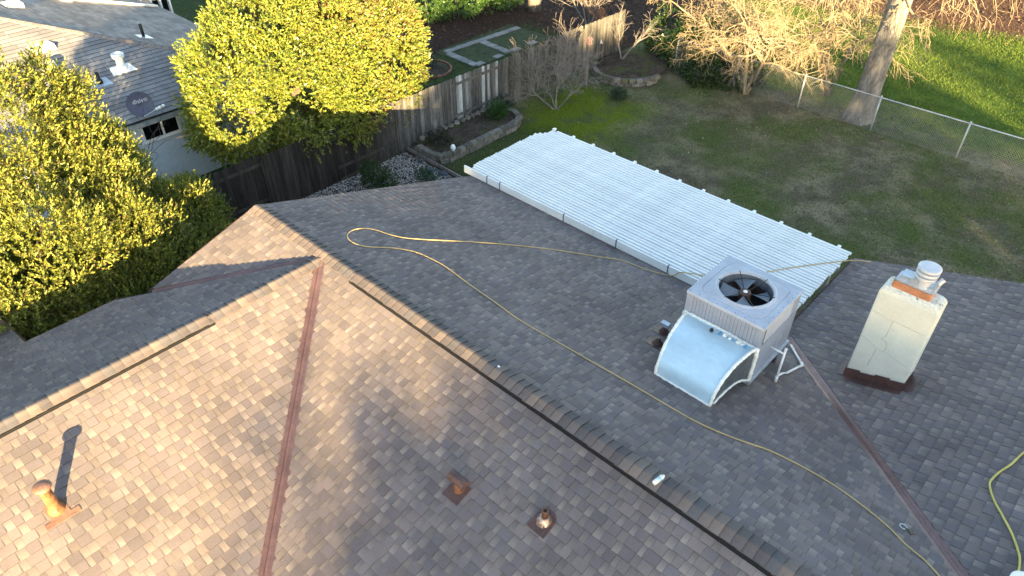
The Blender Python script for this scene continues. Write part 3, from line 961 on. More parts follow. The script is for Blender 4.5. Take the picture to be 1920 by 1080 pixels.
for fx, nm in ((rx_, 'duct_side'), (lx, 'duct_side')):
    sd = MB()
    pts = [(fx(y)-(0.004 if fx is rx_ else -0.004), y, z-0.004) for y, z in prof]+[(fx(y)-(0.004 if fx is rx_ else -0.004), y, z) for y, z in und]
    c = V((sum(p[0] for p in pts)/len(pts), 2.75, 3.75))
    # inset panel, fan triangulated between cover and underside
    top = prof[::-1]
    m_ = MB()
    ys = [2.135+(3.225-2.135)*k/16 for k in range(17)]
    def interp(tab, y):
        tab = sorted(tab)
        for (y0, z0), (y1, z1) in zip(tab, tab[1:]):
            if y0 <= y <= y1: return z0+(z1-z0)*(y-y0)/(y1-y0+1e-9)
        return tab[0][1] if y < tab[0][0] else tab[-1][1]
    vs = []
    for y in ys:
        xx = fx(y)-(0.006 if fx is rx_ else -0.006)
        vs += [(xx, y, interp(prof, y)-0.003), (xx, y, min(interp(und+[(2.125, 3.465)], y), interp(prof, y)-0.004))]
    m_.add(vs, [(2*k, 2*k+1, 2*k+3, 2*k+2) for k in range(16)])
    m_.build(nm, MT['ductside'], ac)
def lumpy(pts, r, nm):
    fine = []
    for a, b in zip(pts, pts[1:]):
        a, b = V(a), V(b)
        n = max(1, int((b-a).length/0.035))
        fine += [a+(b-a)*k/n for k in range(n)]
    fine.append(V(pts[-1]))
    m_ = MB()
    m_.tube([p+V((RND.uniform(-.004, .004), RND.uniform(-.004, .004), RND.uniform(-.004, .004))) for p in fine], [r*RND.uniform(0.8, 1.25) for _ in fine], 7)
    m_.build(nm, MT['mastic'], ac, True)
lumpy([(rx_(y)-0.012, y, z+0.004) for y, z in prof], 0.028, 'sealant_bead')
lumpy([(lx(y)+0.010, y, z+0.004) for y, z in prof], 0.024, 'sealant_bead')
lumpy([(rx_(y)+0.004, y, z) for y, z in und], 0.018, 'sealant_bead')
lumpy([(5.38, 3.235, 3.935), (6.0, 3.235, 3.945), (6.71, 3.235, 3.93)], 0.026, 'sealant_bead')
lumpy([(5.61, 2.125, 3.472), (6.62, 2.12, 3.472)], 0.022, 'sealant_bead')
lumpy([(6.70, 3.235, 3.93), (6.705, 3.235, 3.6), (6.70, 3.235, 3.25)], 0.035, 'sealant_bead')
lumpy([(5.37, 3.235, 3.93), (5.37, 3.235, 3.3)], 0.02, 'sealant_bead')
# tape scraps along the top seam
for k in range(7):
    x = 6.12+k*0.075+RND.uniform(-.02, .02)
    q = MB().chamfer(x-0.03, x+(0.0 if k % 3 == 0 else 0.03), 3.09+RND.uniform(-.04, .02), 3.15, 3.975, 3.994, 0.006, jit=0.008)
    q.build('tape_scrap', MT['mastic'] if k % 3 else mat('blue_tape', (0.12, 0.30, 0.50), 0.6), ac)
MB().lathe([(0.03, 0), (0.034, 0.02), (0.02, 0.05), (0.0, 0.055)], 10, (5.98, 3.06, 3.985)).build('rubber_plug', MT['black'], ac)

# white drain pipe beside the unit
pv = thing('drain_pipe', 'white plastic condensate pipe with upright vent beside the air conditioner', 'pipe', (6.95, 3.8, rz('A', 6.95, 3.8)))
MB().tube([(6.95, 3.80, rz('A', 6.95, 3.80)+0.01), (6.95, 3.80, 3.70)], 0.019, 10).tube([(6.95, 3.80, 3.68), (6.95, 3.80, 3.715)], 0.024, 10).tube([(6.95, 3.80, rz('A', 6.95, 3.8)+0.015), (6.95, 3.80, 3.10)], 0.026, 10).build('standpipe', MT['pvc'], pv, True)
MB().tube([(6.71, 3.80, 3.60), (6.95, 3.80, 3.60)], 0.017, 10).build('branch_pipe', MT['pvc'], pv, True)
run = [(6.95, 3.80, 3.09), (6.955, 4.02, 3.00), (6.965, 4.22, 2.865), (7.03, 4.78, rz('A', 7.03, 4.78)+0.04), (6.60, 5.30, rz('A', 6.6, 5.3)+0.05)]
MB().tube(run[:3], 0.017, 10).build('elbow_run', MT['pvc'], pv, True)
MB().tube(run[2:4], 0.019, 10).build('floor_run', MT['pvc'], pv, True)
MB().tube(run[3:], 0.019, 10).build('floor_run', MT['pvc'], pv, True)
MB().tube([V(run[3])+V((-0.01, -0.05, 0.015)), V(run[3])+V((0.002, 0.004, 0)), V(run[3])+V((-0.045, 0.05, 0))], 0.026, 10).build('elbow', MT['pvc'], pv, True)

# electrical box and conduit
eb = thing('junction_box', 'small grey electrical box on a conduit left of the air conditioner', 'electrical box', (4.98, 3.44, rz('A', 4.98, 3.44)))
zz = rz('A', 4.98, 3.44)+0.17
MB().chamfer(4.90, 5.06, 3.39, 3.49, zz, zz+0.075, 0.008, M=None).build('box_body', MT['galv'], eb)
MB().tube([(4.98, 3.44, zz-0.05), (4.98, 3.44, zz+0.01)], 0.018, 8).build('conduit_stub', MT['galv'], eb)
MB().tube([(5.06, 3.46, zz+0.03), (5.2, 3.5, zz+0.03), (5.37, 3.52, zz+0.05)], 0.011, 8).build('conduit', MT['galv'], eb, True)

# ------------------------------------------------------------------ hoses and small things on the roof
def smooth_path(pts, n=8):
    pts = [V(p) for p in pts]
    out = []
    for i in range(len(pts)-1):
        p0, p1, p2, p3 = pts[max(i-1, 0)], pts[i], pts[i+1], pts[min(i+2, len(pts)-1)]
        for k in range(n):
            t = k/n
            out.append(0.5*((2*p1)+(p2-p0)*t+(2*p0-5*p1+4*p2-p3)*t*t+(3*p1-p0-3*p2+p3)*t**3))
    out.append(pts[-1])
    return out
HP = [(3.73, 5.75), (3.33, 5.46), (2.75, 5.29), (2.3, 4.84), (1.74, 4.27), (1.18, 3.56), (0.7, 2.82), (0.17, 1.89), (-0.11, 1.59), (-0.51, 1.4), (-0.64, 1.14), (-0.56, 0.88), (-0.37, 0.72), (-0.13, 0.69), (0.08, 0.83), (0.33, 1.24), (0.64, 1.5), (1.05, 1.59), (1.41, 1.6), (2.05, 1.52), (2.77, 1.46), (3.39, 1.4), (4.12, 1.43), (4.86, 1.47), (5.55, 1.51), (6.12, 1.53), (6.74, 1.57), (7.26, 1.72), (7.68, 1.9), (8.12, 1.98), (8.58, 1.99), (8.96, 1.93), (9.34, 1.82), (9.65, 1.66), (9.93, 1.56), (10.25, 1.30), (10.5, 0.9)]
hp = [(6.62, 8.93, rz('E', 6.62, 8.93)+0.02), (6.33, 8.63, 2.528), (5.91, 8.08, 2.524), (5.48, 7.47, 2.524), (5.18, 6.99, 2.524), (4.75, 6.50, 2.524), (4.34, 6.05, 2.530), (4.08, 5.85, 2.556), (3.90, 5.76, 2.53)]
hp += [(x, y, rz('A', x, y)+0.021) for x, y in HP]
tag(MB().tube(smooth_path(hp, 7), 0.0105, 8).build('air_hose', MT['hose'], None, True), 'long tan air hose looping over the shaded slope and the patio cover', 'hose')
hq = [(10.6, 4.9), (10.42, 4.45), (10.31, 4.26), (10.24, 3.94), (10.16, 3.7), (10.12, 3.49), (10.14, 3.36), (10.24, 3.14), (10.39, 2.91), (10.54, 2.67), (10.64, 2.47), (10.7, 2.32), (10.73, 2.16), (10.74, 2.02)]
tag(MB().tube(smooth_path([(x, y, rz('E', x, y)+0.026) for x, y in hq], 7), 0.0145, 8).build('garden_hose', MT['hosey'], None, True), 'short bright yellow hose curving at the right edge of the roof', 'hose')
bk = thing('bucket', 'white rounded bucket at the bottom right corner where the yellow hose ends', 'bucket', (10.80, 1.80, rz('E', 10.80, 1.80)))
zb_ = rz('E', 10.80, 1.80)
MB().lathe([(0.12, 0.0), (0.145, 0.20), (0.155, 0.20), (0.155, 0.215)], 28, (10.80, 1.80, zb_)).build('bucket_body', MT['pvc'], bk, True)
MB().lathe([(0.158, 0.205), (0.160, 0.225), (0.14, 0.228), (0.135, 0.222), (0.0, 0.222)], 28, (10.80, 1.80, zb_)).build('lid', MT['pvc'], bk, True)

can = thing('spray_can', 'small white aerosol can lying across the ridge caps', 'can', (7.04, 0.0, H+0.05))
ca0, ca1 = V((7.02, -0.10, H+0.060)), V((7.05, 0.085, H+0.066))
cdv = (ca1-ca0).normalized()
cb = MB()
L = (ca1-ca0).length
cb.lathe([(0.026, 0.0), (0.031, 0.004), (0.031, L*0.80), (0.028, L*0.84), (0.014, L*0.88)], 20, ca0, cdv, [(0.78, 0.80, 0.80)]*20+[(0.78, 0.80, 0.80)]*20+[(0.70, 0.78, 0.80)]*60)
cb.build('can_body', MT['canlabel'], can, True)
MB().lathe([(0.0305, L*0.30), (0.0315, L*0.30), (0.0315, L*0.62), (0.0305, L*0.62)], 20, ca0, cdv, (0.45, 0.62, 0.66)).build('printed_band', MT['canlabel'], can, True)
MB().lathe([(0.015, L*0.87), (0.015, L*0.98), (0.010, L*1.0)], 14, ca0, cdv, (0.8, 0.8, 0.78)).build('nozzle', MT['canlabel'], can, True)

rp = thing('lanyard_clip', 'small metal clip with a scrap of cord beside the right valley', 'clip', (9.59, 1.97, rz('A', 9.59, 1.97)))
zc = lambda x, y, h=0.02: (x, y, rz('A', x, y)+h)
MB().tube([zc(9.52+0.045*math.cos(t), 1.99+0.035*math.sin(t), 0.022+0.01*math.sin(t)) for t in [i*0.5 for i in range(13)]], 0.007, 6).build('ring', MT['galv'], rp, True)
MB().tube([zc(9.55, 1.97, 0.02), zc(9.60, 1.99, 0.04), zc(9.63, 1.95, 0.025), zc(9.66, 1.98, 0.03), zc(9.63, 2.0, 0.02), zc(9.58, 1.95, 0.045), zc(9.64, 1.955, 0.02)], 0.011, 6).build('cord', mat('cord', (0.16, 0.14, 0.10), 0.95), rp, True)
tag(MB().chamfer(4.17, 4.215, 0.03, 0.075, rz('A', 4.2, 0.05)+0.045, rz('A', 4.2, 0.05)+0.062, 0.004, jit=0.006).build('plastic_scrap', MT['mastic']), 'tiny white scrap lying on the ridge caps mid-roof', 'scrap')

# ------------------------------------------------------------------ board fence
fn = thing('wooden_fence', 'weathered dog-eared board fence along the side of the yard', 'fence', (-8.05, 9.5, 0))
FX = -8.05
edges = [-6.5, -4.1, -1.7, 0.7, 3.1, 5.52, 7.95, 10.37, 12.77, 15.2, 17.6, 20.3]
for j, (y0, y1) in enumerate(zip(edges, edges[1:])):
    front = (j % 2 == 0)            # boards on the yard side, rails hidden
    railx = FX
    bx_ = FX+0.03 if front else FX-0.055
    y = y0+0.005
    top = 1.83+RND.uniform(-0.03, 0.03)
    while y < y1-0.03:
        wd = min(RND.uniform(0.128, 0.148), y1-y)
        tt = top+RND.uniform(-0.02, 0.02)
        dark = max(0.0, min(1.0, (8.6-y)/1.6))  # boards darken toward the near end: shade put into their colour
        g_ = RND.uniform(0.075, 0.17)
        cg = (g_, g_*0.97, g_*0.92)
        if 10.3 < y < 12.8 and RND.random() < 0.45:
            g_ = RND.uniform(0.20, 0.38)
            cg = (g_*0.95, g_, g_*1.02)
        if y > 12.8: cg = (g_*0.80, g_*0.77, g_*0.69)  # far boards darkened in colour to tone down the sun on them
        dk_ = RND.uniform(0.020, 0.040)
        shade_col = (dk_*1.12, dk_*0.92, dk_*0.8)
        c = tuple(cg[i]*(1-dark)+shade_col[i]*dark for i in range(3))
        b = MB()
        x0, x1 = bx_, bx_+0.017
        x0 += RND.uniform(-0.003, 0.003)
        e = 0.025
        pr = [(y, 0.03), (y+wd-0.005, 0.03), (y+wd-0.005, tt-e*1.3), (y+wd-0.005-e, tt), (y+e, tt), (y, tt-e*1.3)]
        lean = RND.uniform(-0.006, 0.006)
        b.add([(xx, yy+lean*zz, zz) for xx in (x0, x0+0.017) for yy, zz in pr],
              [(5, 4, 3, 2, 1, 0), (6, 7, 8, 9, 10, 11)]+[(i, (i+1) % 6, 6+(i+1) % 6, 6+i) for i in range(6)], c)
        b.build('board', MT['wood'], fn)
        y += wd
    rail_shade = max(0.0, min(1.0, (8.6-(y0+y1)/2)/1.6))  # rails and posts take the same painted shade
    rc_ = tuple(a*(1-rail_shade)+b_*rail_shade for a, b_ in zip((0.105, 0.098, 0.088), (0.06, 0.05, 0.042)))
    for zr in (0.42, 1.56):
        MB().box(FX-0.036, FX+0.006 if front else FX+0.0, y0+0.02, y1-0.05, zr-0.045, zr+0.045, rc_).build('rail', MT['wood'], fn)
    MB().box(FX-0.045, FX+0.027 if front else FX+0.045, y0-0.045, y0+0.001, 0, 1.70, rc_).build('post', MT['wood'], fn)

# ------------------------------------------------------------------ wire fence
wf = thing('chain_link_fence', 'galvanised chain-link fence along the back of the yard', 'fence', (4, 20.4, 0))
FY = 20.42
posts = [-5.4, -2.65, 0.02, 2.75, 5.62, 8.4, 11.3, 14.2]
for x in posts:
    MB().tube([(x, FY, -0.05), (x, FY, 1.25)], 0.028, 10).lathe([(0.034, 1.25), (0.034, 1.28), (0.015, 1.31), (0.0, 1.315)], 10, (x, FY, 0)).build('post', MT['zinc'], wf, True)
MB().tube([(posts[0], FY, 1.235), (posts[-1], FY, 1.235)], 0.021, 8).build('top_rail', MT['zinc'], wf, True)
wm = MB()
def wire(p, q, r=0.0030):
    wm.tube([p, q], r, 3, cap=False)
x = posts[0]-1.2
while x < posts[-1]:
    for sg in (1, -1):
        a, b = (x, 0.02), (x+1.2, 1.22)
        if sg < 0: a, b = (x, 1.22), (x+1.2, 0.02)
        t0 = max(0, (posts[0]-a[0])/1.2); t1 = min(1, (posts[-1]-a[0])/1.2)
        if t1 > t0:
            wire((a[0]+1.2*t0, FY+0.006*sg-0.03, a[1]+(b[1]-a[1])*t0), (a[0]+1.2*t1, FY+0.006*sg-0.03, a[1]+(b[1]-a[1])*t1))
    x += 0.085
wm.build('wire_mesh', mat('dull_wire', (0.26, 0.275, 0.275), 0.6, 0.2), wf)

# ------------------------------------------------------------------ raised stone beds
def block(mb, c, ang, L, D, hgt, col):
    Mx = Matrix.Translation(V(c)) @ Matrix.Rotation(ang, 4, 'Z')
    mb.chamfer(-L/2, L/2, -D/2, D/2, 0, hgt, 0.02, col, Mx, 0.010)
    return mb
def stonecol(moss=0.0):
    g_ = RND.uniform(0.10, 0.20)
    c = (g_*1.05, g_*0.97, g_*0.86)
    m_ = (0.085, 0.095, 0.035)
    return tuple(a*(1-moss)+b*moss for a, b in zip(c, m_))
def bed(name, label, path, courses, hgt, L, D, soil, loc, mossy=0.25):
    t_ = thing(name, label, 'planter', loc)
    pts = [V((*p, 0)) for p in path]
    seg = [0]
    for a, b in zip(pts, pts[1:]): seg.append(seg[-1]+(b-a).length)
    def at(dist):
        for i in range(len(pts)-1):
            if dist <= seg[i+1] or i == len(pts)-2:
                k = (dist-seg[i])/(seg[i+1]-seg[i])
                return pts[i]+(pts[i+1]-pts[i])*k, math.atan2(pts[i+1].y-pts[i].y, pts[i+1].x-pts[i].x)
    for c in range(courses):
        dist = L/2+(L/2 if c % 2 else 0)
        while dist < seg[-1]:
            p, a = at(dist)
            tilt = RND.uniform(-0.04, 0.04)
            p = p+V((RND.uniform(-.012, .012), RND.uniform(-.012, .012), 0.0))
            block(MB(), (p.x, p.y, c*hgt+RND.uniform(0, 0.004)), a+tilt, L*0.965, D, hgt-0.006, stonecol(RND.uniform(0, mossy) if c == courses-1 else 0)).build('block', MT['stone'], t_)
            dist += L
    sm = MB()
    n = len(soil)
    zs = courses*hgt-0.05
    cx = sum(p[0] for p in soil)/n; cy = sum(p[1] for p in soil)/n
    sm.add([(cx, cy, zs+0.05)]+[(cx+(p[0]-cx)*k, cy+(p[1]-cy)*k, zs+(0.02 if k < 0.8 else -0.03)+RND.uniform(-.015, .015)) for k in (0.6, 1.0) for p in soil],
           [(0, 1+i, 1+(i+1) % n) for i in range(n)]+[(1+i, 1+n+i, 1+n+(i+1) % n, 1+(i+1) % n) for i in range(n)])
    sm.build('soil', MT['soil'], t_, True)
    return t_
b1path = [(-7.75, 8.42), (-6.95, 8.36), (-6.58, 8.42), (-6.45, 8.75), (-6.45, 11.75), (-6.52, 12.1), (-6.72, 12.36), (-7.05, 12.48), (-7.5, 12.5)]
bd1 = bed('stone_bed', 'raised bed of stacked grey blocks along the board fence', b1path, 2, 0.155, 0.29, 0.22,
    [(-7.95, 8.5), (-7.1, 8.45), (-6.65, 8.55), (-6.58, 9.2), (-6.58, 11.7), (-6.7, 12.1), (-7.05, 12.35), (-7.95, 12.4)], (-7.2, 10.4, 0))
# loose rocks along the fence side
def rock(c, r, col, mb):
    vs, fs = [], []
    n = 7
    for i, (ph, rr) in enumerate(((-0.5, 0.8), (0.1, 1.0), (0.6, 0.75))):
        for k in range(n):
            t = 2*math.pi*k/n+0.3*i
            q = rr*RND.uniform(0.85, 1.12)
            vs.append((c[0]+r[0]*q*math.cos(t), c[1]+r[1]*q*math.sin(t), c[2]+r[2]*ph*RND.uniform(0.85, 1.1)))
    for i in range(2):
        for k in range(n):
            fs.append((i*n+k, i*n+(k+1) % n, (i+1)*n+(k+1) % n, (i+1)*n+k))
    fs.append(tuple(2*n+k for k in range(n)))
    mb.add(vs, fs, col)
    return mb
y = 8.65
while y < 12.4:
    L = RND.uniform(0.22, 0.36)
    rock((-7.84, y+L/2, 0.30), (0.12, L/2*0.95, 0.12), stonecol(RND.uniform(0, .2)), MB()).build('rock', MT['stone'], bd1)
    y += L
arc = [(-5.2+0.0, 20.2)]
arcp = []
for k in range(15):
    t = math.radians(205+k*(350-205)/14)
    arcp.append((-6.55+1.45*math.cos(t), 19.05+1.75*math.sin(t)))
bd2 = bed('stone_bed', 'rounded mossy stone bed at the far corner around a small bare tree', arcp, 2, 0.15, 0.28, 0.20,
    [(-6.55+1.35*math.cos(math.radians(a)), 19.05+1.62*math.sin(math.radians(a))) for a in range(0, 360, 24)], (-6.5, 19.0, 0), 0.7)

# small white ornament on the near bed
orn = thing('garden_ornament', 'small white egg-shaped ornament on the near stone bed wall', 'ornament', (-6.47, 8.92, 0.31))
MB().lathe([(0.05, 0.0), (0.07, 0.03), (0.085, 0.08), (0.08, 0.13), (0.06, 0.175), (0.035, 0.205), (0.0, 0.215)], 16, (-6.47, 8.92, 0.31)).build('ornament_body', MT['white'], orn, True)
MB().lathe([(0.06, -0.004), (0.062, 0.012), (0.05, 0.014)], 16, (-6.47, 8.92, 0.31)).build('ornament_base', MT['galv'], orn, True)

# edging board, slate slabs and gravel beside the house
tag(MB().beam((-8.0, 8.26, 0.10), (-3.4, 8.12, 0.10), 0.045, 0.14, (0.23, 0.20, 0.18)).build('edging_board', MT['wood']), 'long timber edging board between gravel strip and lawn', 'edging')
slabs = [((-7.05, 8.02), 0.34, 0.24, 0.2), ((-6.45, 7.86), 0.50, 0.30, 0.5), ((-5.95, 7.98), 0.46, 0.28, -0.2), ((-5.42, 7.86), 0.55, 0.34, 0.15), ((-4.7, 7.9), 0.5, 0.32, 0.0)]
slab_lab = ['small dark slate slab by the fence end of the edging board', 'dark slate slab second from the fence along the edging board', 'dark slate slab third from the fence along the edging board', 'large dark slate slab beside the roof corner', 'dark slate slab mostly hidden below the roof edge']
for (c, L, D, a), lab in zip(slabs, slab_lab):
    o = rock((c[0], c[1], 0.04), (L/2, D/2, 0.055), (1, 1, 1), MB()).build('slate_slab', MT['slate'])
    tag(o, lab, 'slab', 'slate slabs along the edging')
for k in range(5):
    o = rock((-7.75+k*0.22, 8.02+RND.uniform(-.05, .05), 0.05), (0.10, 0.075, 0.07), stonecol(), MB()).build('river_rock', MT['stone'])
    tag(o, 'rounded grey rock, number %s from the fence in the row inside the edging' % ('one', 'two', 'three', 'four', 'five')[k], 'rock', 'rocks inside the edging')
# gravel: small faceted pebbles
NPB = 30000
gp = np.stack([NP.uniform(-7.95, -2.2, NPB), NP.uniform(1.5, 8.05, NPB), NP.uniform(0.0, 0.035, NPB)], 1)
octv = np.array([(1, 0, 0), (0, 1, 0), (-1, 0, 0), (0, -1, 0), (0, 0, 1)], np.float32)
rad = NP.uniform(0.012, 0.026, (NPB, 1, 1))*np.array([1, 1, 0.8])[None, None, :]
ang = NP.uniform(0, 6.28, NPB)
ca_, sa_ = np.cos(ang), np.sin(ang)
R_ = np.zeros((NPB, 3, 3)); R_[:, 0, 0] = ca_; R_[:, 0, 1] = -sa_; R_[:, 1, 0] = sa_; R_[:, 1, 1] = ca_; R_[:, 2, 2] = 1
pv_ = np.einsum('nij,nkj->nki', R_, (octv[None]*rad*NP.uniform(0.7, 1.3, (NPB, 5, 1))))+gp[:, None, :]
fi = np.array([(0, 1, 4), (1, 2, 4), (2, 3, 4), (3, 0, 4)])
ff = (np.arange(NPB)[:, None, None]*5+fi[None]).reshape(-1, 3)
gcol = NP.choice(4, NPB, p=[0.35, 0.30, 0.25, 0.10])
pal = np.array([(0.45, 0.42, 0.39), (0.24, 0.23, 0.22), (0.60, 0.55, 0.48), (0.10, 0.095, 0.09)])
gc = np.repeat(pal[gcol]*NP.uniform(0.75, 1.25, (NPB, 1)), 5, axis=0)
tag(link('gravel', np_mesh('gravel', pv_.reshape(-1, 3), ff, gc, MT['pebble'])), 'loose grey and white gravel between the house and the fence', 'gravel', kind='stuff')

# ------------------------------------------------------------------ things in the garden behind the fence
pth = MB().add([(-13.9, 14.8, 0.006), (-11.4, 14.8, 0.006), (-11.4, 19.6, 0.006), (-13.9, 19.6, 0.006)], [(0, 1, 2, 3)])
g3 = mat('path_bed', (0.040, 0.055, 0.022), 1.0, nscale=3, namt=0.4, fine=20, famt=0.4, bump=1.0, bscale=14)
path = tag(pth.build('path', g3), kind='structure')
def paver(x, y, a, L=0.42, W=0.30):
    g_ = RND.uniform(0.19, 0.26)
    block(MB(), (x, y, 0.0), a+RND.uniform(-.05, .05), L, W, 0.05, (g_, g_*1.0, g_*0.97)).build('paver', MT['concrete'], path)
for k in range(11): paver(-13.52+0.02*k, 15.30+0.40*k, math.pi/2+0.02)
for k in range(5): paver(-13.15+0.36*k, 15.06-0.02*k, 0.0, 0.34, 0.34)
for k in range(4): paver(-13.05+0.44*k, 17.05-0.03*k, 0.0, 0.40, 0.34)
for k in range(4): paver(-11.55, 15.2+1.1*k, math.pi/2)
rg = thing('brick_ring', 'round brick-edged flower bed behind the board fence', 'flower bed', (-12.65, 13.35, 0))
MB().lathe([(0.86, 0.0), (0.84, 0.03), (0.4, 0.05), (0.0, 0.06)], 28, (-12.65, 13.35, 0)).build('soil', MT['soil'], rg, True)
for k in range(26):
    t = 2*math.pi*k/26
    g_ = RND.uniform(0.8, 1.2)
    block(MB(), (-12.65+0.92*math.cos(t), 13.35+0.92*math.sin(t), 0), t+math.pi/2, 0.205, 0.10, 0.085, (0.19*g_, 0.105*g_, 0.07*g_)).build('brick', MT['brickring'], rg)

# birdhouse on a post, white wind toy on the fence
bh = thing('birdhouse', 'pinkish birdhouse on a grey wooden post by the far fence', 'birdhouse', (-6.83, 16.35, 0))
MB().box(-6.88, -6.79, 16.305, 16.395, 0, 1.72, (0.16, 0.145, 0.125)).build('post', MT['wood'], bh)
MB().box(-6.91, -6.75, 16.27, 16.43, 1.722, 1.92, (0.26, 0.16, 0.15)).build('box', MT['wood'], bh)
MB().add([(-6.95, 16.24, 1.91), (-6.71, 16.24, 1.91), (-6.83, 16.24, 2.0), (-6.95, 16.46, 1.91), (-6.71, 16.46, 1.91), (-6.83, 16.46, 2.0)],
         [(0, 1, 2), (5, 4, 3), (0, 2, 5, 3), (1, 4, 5, 2), (0, 3, 4, 1)], (0.22, 0.13, 0.12)).build('roof', MT['wood'], bh)
MB().lathe([(0.028, 0), (0.028, 0.006)], 12, (-6.752, 16.33, 1.83), (1, 0, 0)).build('entrance_hole', MT['black'], bh)
wt = thing('wall_ornament', 'small white bird-shaped ornament fixed to the far fence boards', 'ornament', (-7.96, 18.72, 0.85))
MB().add([(-7.97, 18.62, 0.86), (-7.95, 18.70, 0.84), (-7.94, 18.80, 0.80), (-7.95, 18.74, 0.92), (-7.96, 18.70, 1.03), (-7.965, 18.66, 0.95)],
         [(0, 1, 5), (1, 2, 3), (1, 3, 5), (3, 4, 5), (5, 1, 0), (3, 2, 1), (5, 3, 1), (5, 4, 3)]).build('bird_body', MT['white'], wt)
MB().tube([(-8.0, 18.7, 0.86), (-7.95, 18.7, 0.86)], 0.012, 6).build('bracket', MT['zinc'], wt)

# ------------------------------------------------------------------ neighbouring house
nb = thing('neighbour_house', 'pale blue neighbouring house with grey shingled hip roof', 'house', (-15, 0, 0))
sn, NX, NY, NZ, T = 0.29, -11.1, 6.3, 2.5, 6.4
pk = (NX-T, NY-T)
N1 = Slope((NX, 0, NZ), (0, 1, 0), (-1, 0, sn), [(NX, NY), (pk[0], pk[1]), (pk[0], -9), (NX, -9)])
N2 = Slope((0, NY, NZ), (1, 0, 0), (0, -1, sn), [(NX, NY), (pk[0], pk[1]), (-34, pk[1]), (-34, NY)])
for S, pal_, key in ((N1, [(0.235, 0.235, 0.235), (0.215, 0.215, 0.218), (0.255, 0.25, 0.245), (0.20, 0.20, 0.205)], 3), (N2, [(0.27, 0.245, 0.22), (0.24, 0.22, 0.20), (0.29, 0.265, 0.24), (0.215, 0.20, 0.185)], 5)):
    rr = random.Random(key)
    dk = MB()
    n = len(S.poly)
    dk.add([S.pt(u, v, -0.006) for u, v in S.poly]+[S.pt(u, v, -0.05) for u, v in S.poly],
           [tuple(range(n)), tuple(reversed(range(n, 2*n)))]+[(i, n+i, n+(i+1) % n, (i+1) % n) for i in range(n)])
    deck = dk.build('roof_slope', MT['felt'], nb)
    fld = MB()
    us = [p[0] for p in S.poly]; vs_ = [p[1] for p in S.poly]
    ex = 0.19 if key == 3 else 0.15
    v = min(vs_)
    while v < max(vs_)-0.01:
        u = min(us)-rr.uniform(0, 0.9)
        while u < max(us):
            wd = rr.choice((0.5, 0.7, 0.9)) if key == 3 else rr.uniform(0.25, 0.5)
            L = ex+0.03
            q = [(u+0.003, v), (u+wd-0.003, v), (u+wd-0.003, v+L), (u+0.003, v+L)]
            for i in range(len(S.poly)):
                a, b = S.poly[i], S.poly[(i+1) % len(S.poly)]
                nn = (-(b[1]-a[1]), b[0]-a[0])
                l = math.hypot(*nn)
                q = clip(q, a, (nn[0]/l, nn[1]/l))
                if len(q) < 3: break
            if len(q) >= 3:
                kk = rr.uniform(0.93, 1.07)
                c = tuple(x*kk for x in rr.choice(pal_))
                g0 = piece(S, q, v, 0.016, c, c, L)
                fld.add(*g0)
            u += wd
        v += ex
    tag(fld.build('shingle_field', MT['nshingle'], deck), kind='stuff')
# hip caps
hd = V((-1, -1, sn)).normalized()
k = 0.0
a_ = hd.cross(V((0, 0, 1))).normalized()
hm = []
for c in ((0.20, 0.18, 0.165), (0.17, 0.155, 0.145), (0.23, 0.205, 0.19)):
    q = MB()
    vs = []
    for R, hz in ((0, 0.028), (0.30, 0.012)):
        for x, z in ((-0.13, -0.02), (0, 0.012), (0.13, -0.02)):
            vs.append(hd*R+a_*x+V((0, 0, z+hz)))
        for x, z in ((0.13, -0.03), (0, 0.0), (-0.13, -0.03)):
            vs.append(hd*R+a_*x+V((0, 0, z+hz)))
    q.add(vs, [tuple(range(6)), tuple(reversed(range(6, 12)))]+[(i, 6+i, 6+(i+1) % 6, (i+1) % 6) for i in range(6)], c)
    hm.append(q.mesh('ridge_cap', MT['nshingle']))
while k < T*math.sqrt(2+sn*sn)-0.2:
    o = bpy.data.objects.new('ridge_cap', RND.choice(hm))
    COL.objects.link(o); o.parent = nb
    o.location = V((NX, NY, NZ))+hd*k-wloc(nb)
    k += 0.22
nw = MB()
nw.box(-34, NX-0.42, -9, NY-0.45, 0, NZ-0.06)
nw.build('wall', MT['wall'], nb)
for p, q, o_ in (((NX, -9, NZ), (NX, NY, NZ), (1, 0, 0)), ((NX, NY, NZ), (-34, NY, NZ), (0, 1, 0))):
    MB().beam(V(p)+V(o_)*0.012+V((0, 0, -0.05)), V(q)+V(o_)*0.012+V((0, 0, -0.05)), 0.024, 0.15).build('fascia_board', mat('grey_fascia', (0.22, 0.25, 0.27), 0.7), nb)
MB().box(NX-0.415, NX-0.03, -9, NY-0.05, NZ-0.19, NZ-0.165).build('soffit', MT['wall'], nb)
wx = NX-0.42
def window(y0, y1, z0, z1, mull):
    fr_ = MB()
    t = 0.055
    fr_.box(wx+0.001, wx+0.045, y0-t, y1+t, z0-t, z0)
    fr_.box(wx+0.001, wx+0.045, y0-t, y1+t, z1, z1+t)
    fr_.box(wx+0.001, wx+0.045, y0-t, y0, z0, z1)
    fr_.box(wx+0.001, wx+0.045, y1, y1+t, z0, z1)
    fr_.box(wx+0.001, wx+0.040, mull-0.03, mull+0.03, z0, z1)
    f = fr_.build('window', MT['white'], nb)
    for a, b in ((y0, mull-0.03), (mull+0.03, y1)):
        MB().box(wx+0.002, wx+0.016, a, b, z0, z1).build('pane', MT['glass'], f)
    MB().box(wx+0.001, wx+0.075, y0-t-0.03, y1+t+0.03, z0-t-0.035, z0-t-0.001).build('sill', MT['white'], f)
window(1.40, 2.42, 1.70, 2.20, 1.96)
def n1z(x, y): return NZ+sn*(NX-x)
def n2z(x, y): return NZ+sn*(NY-y)
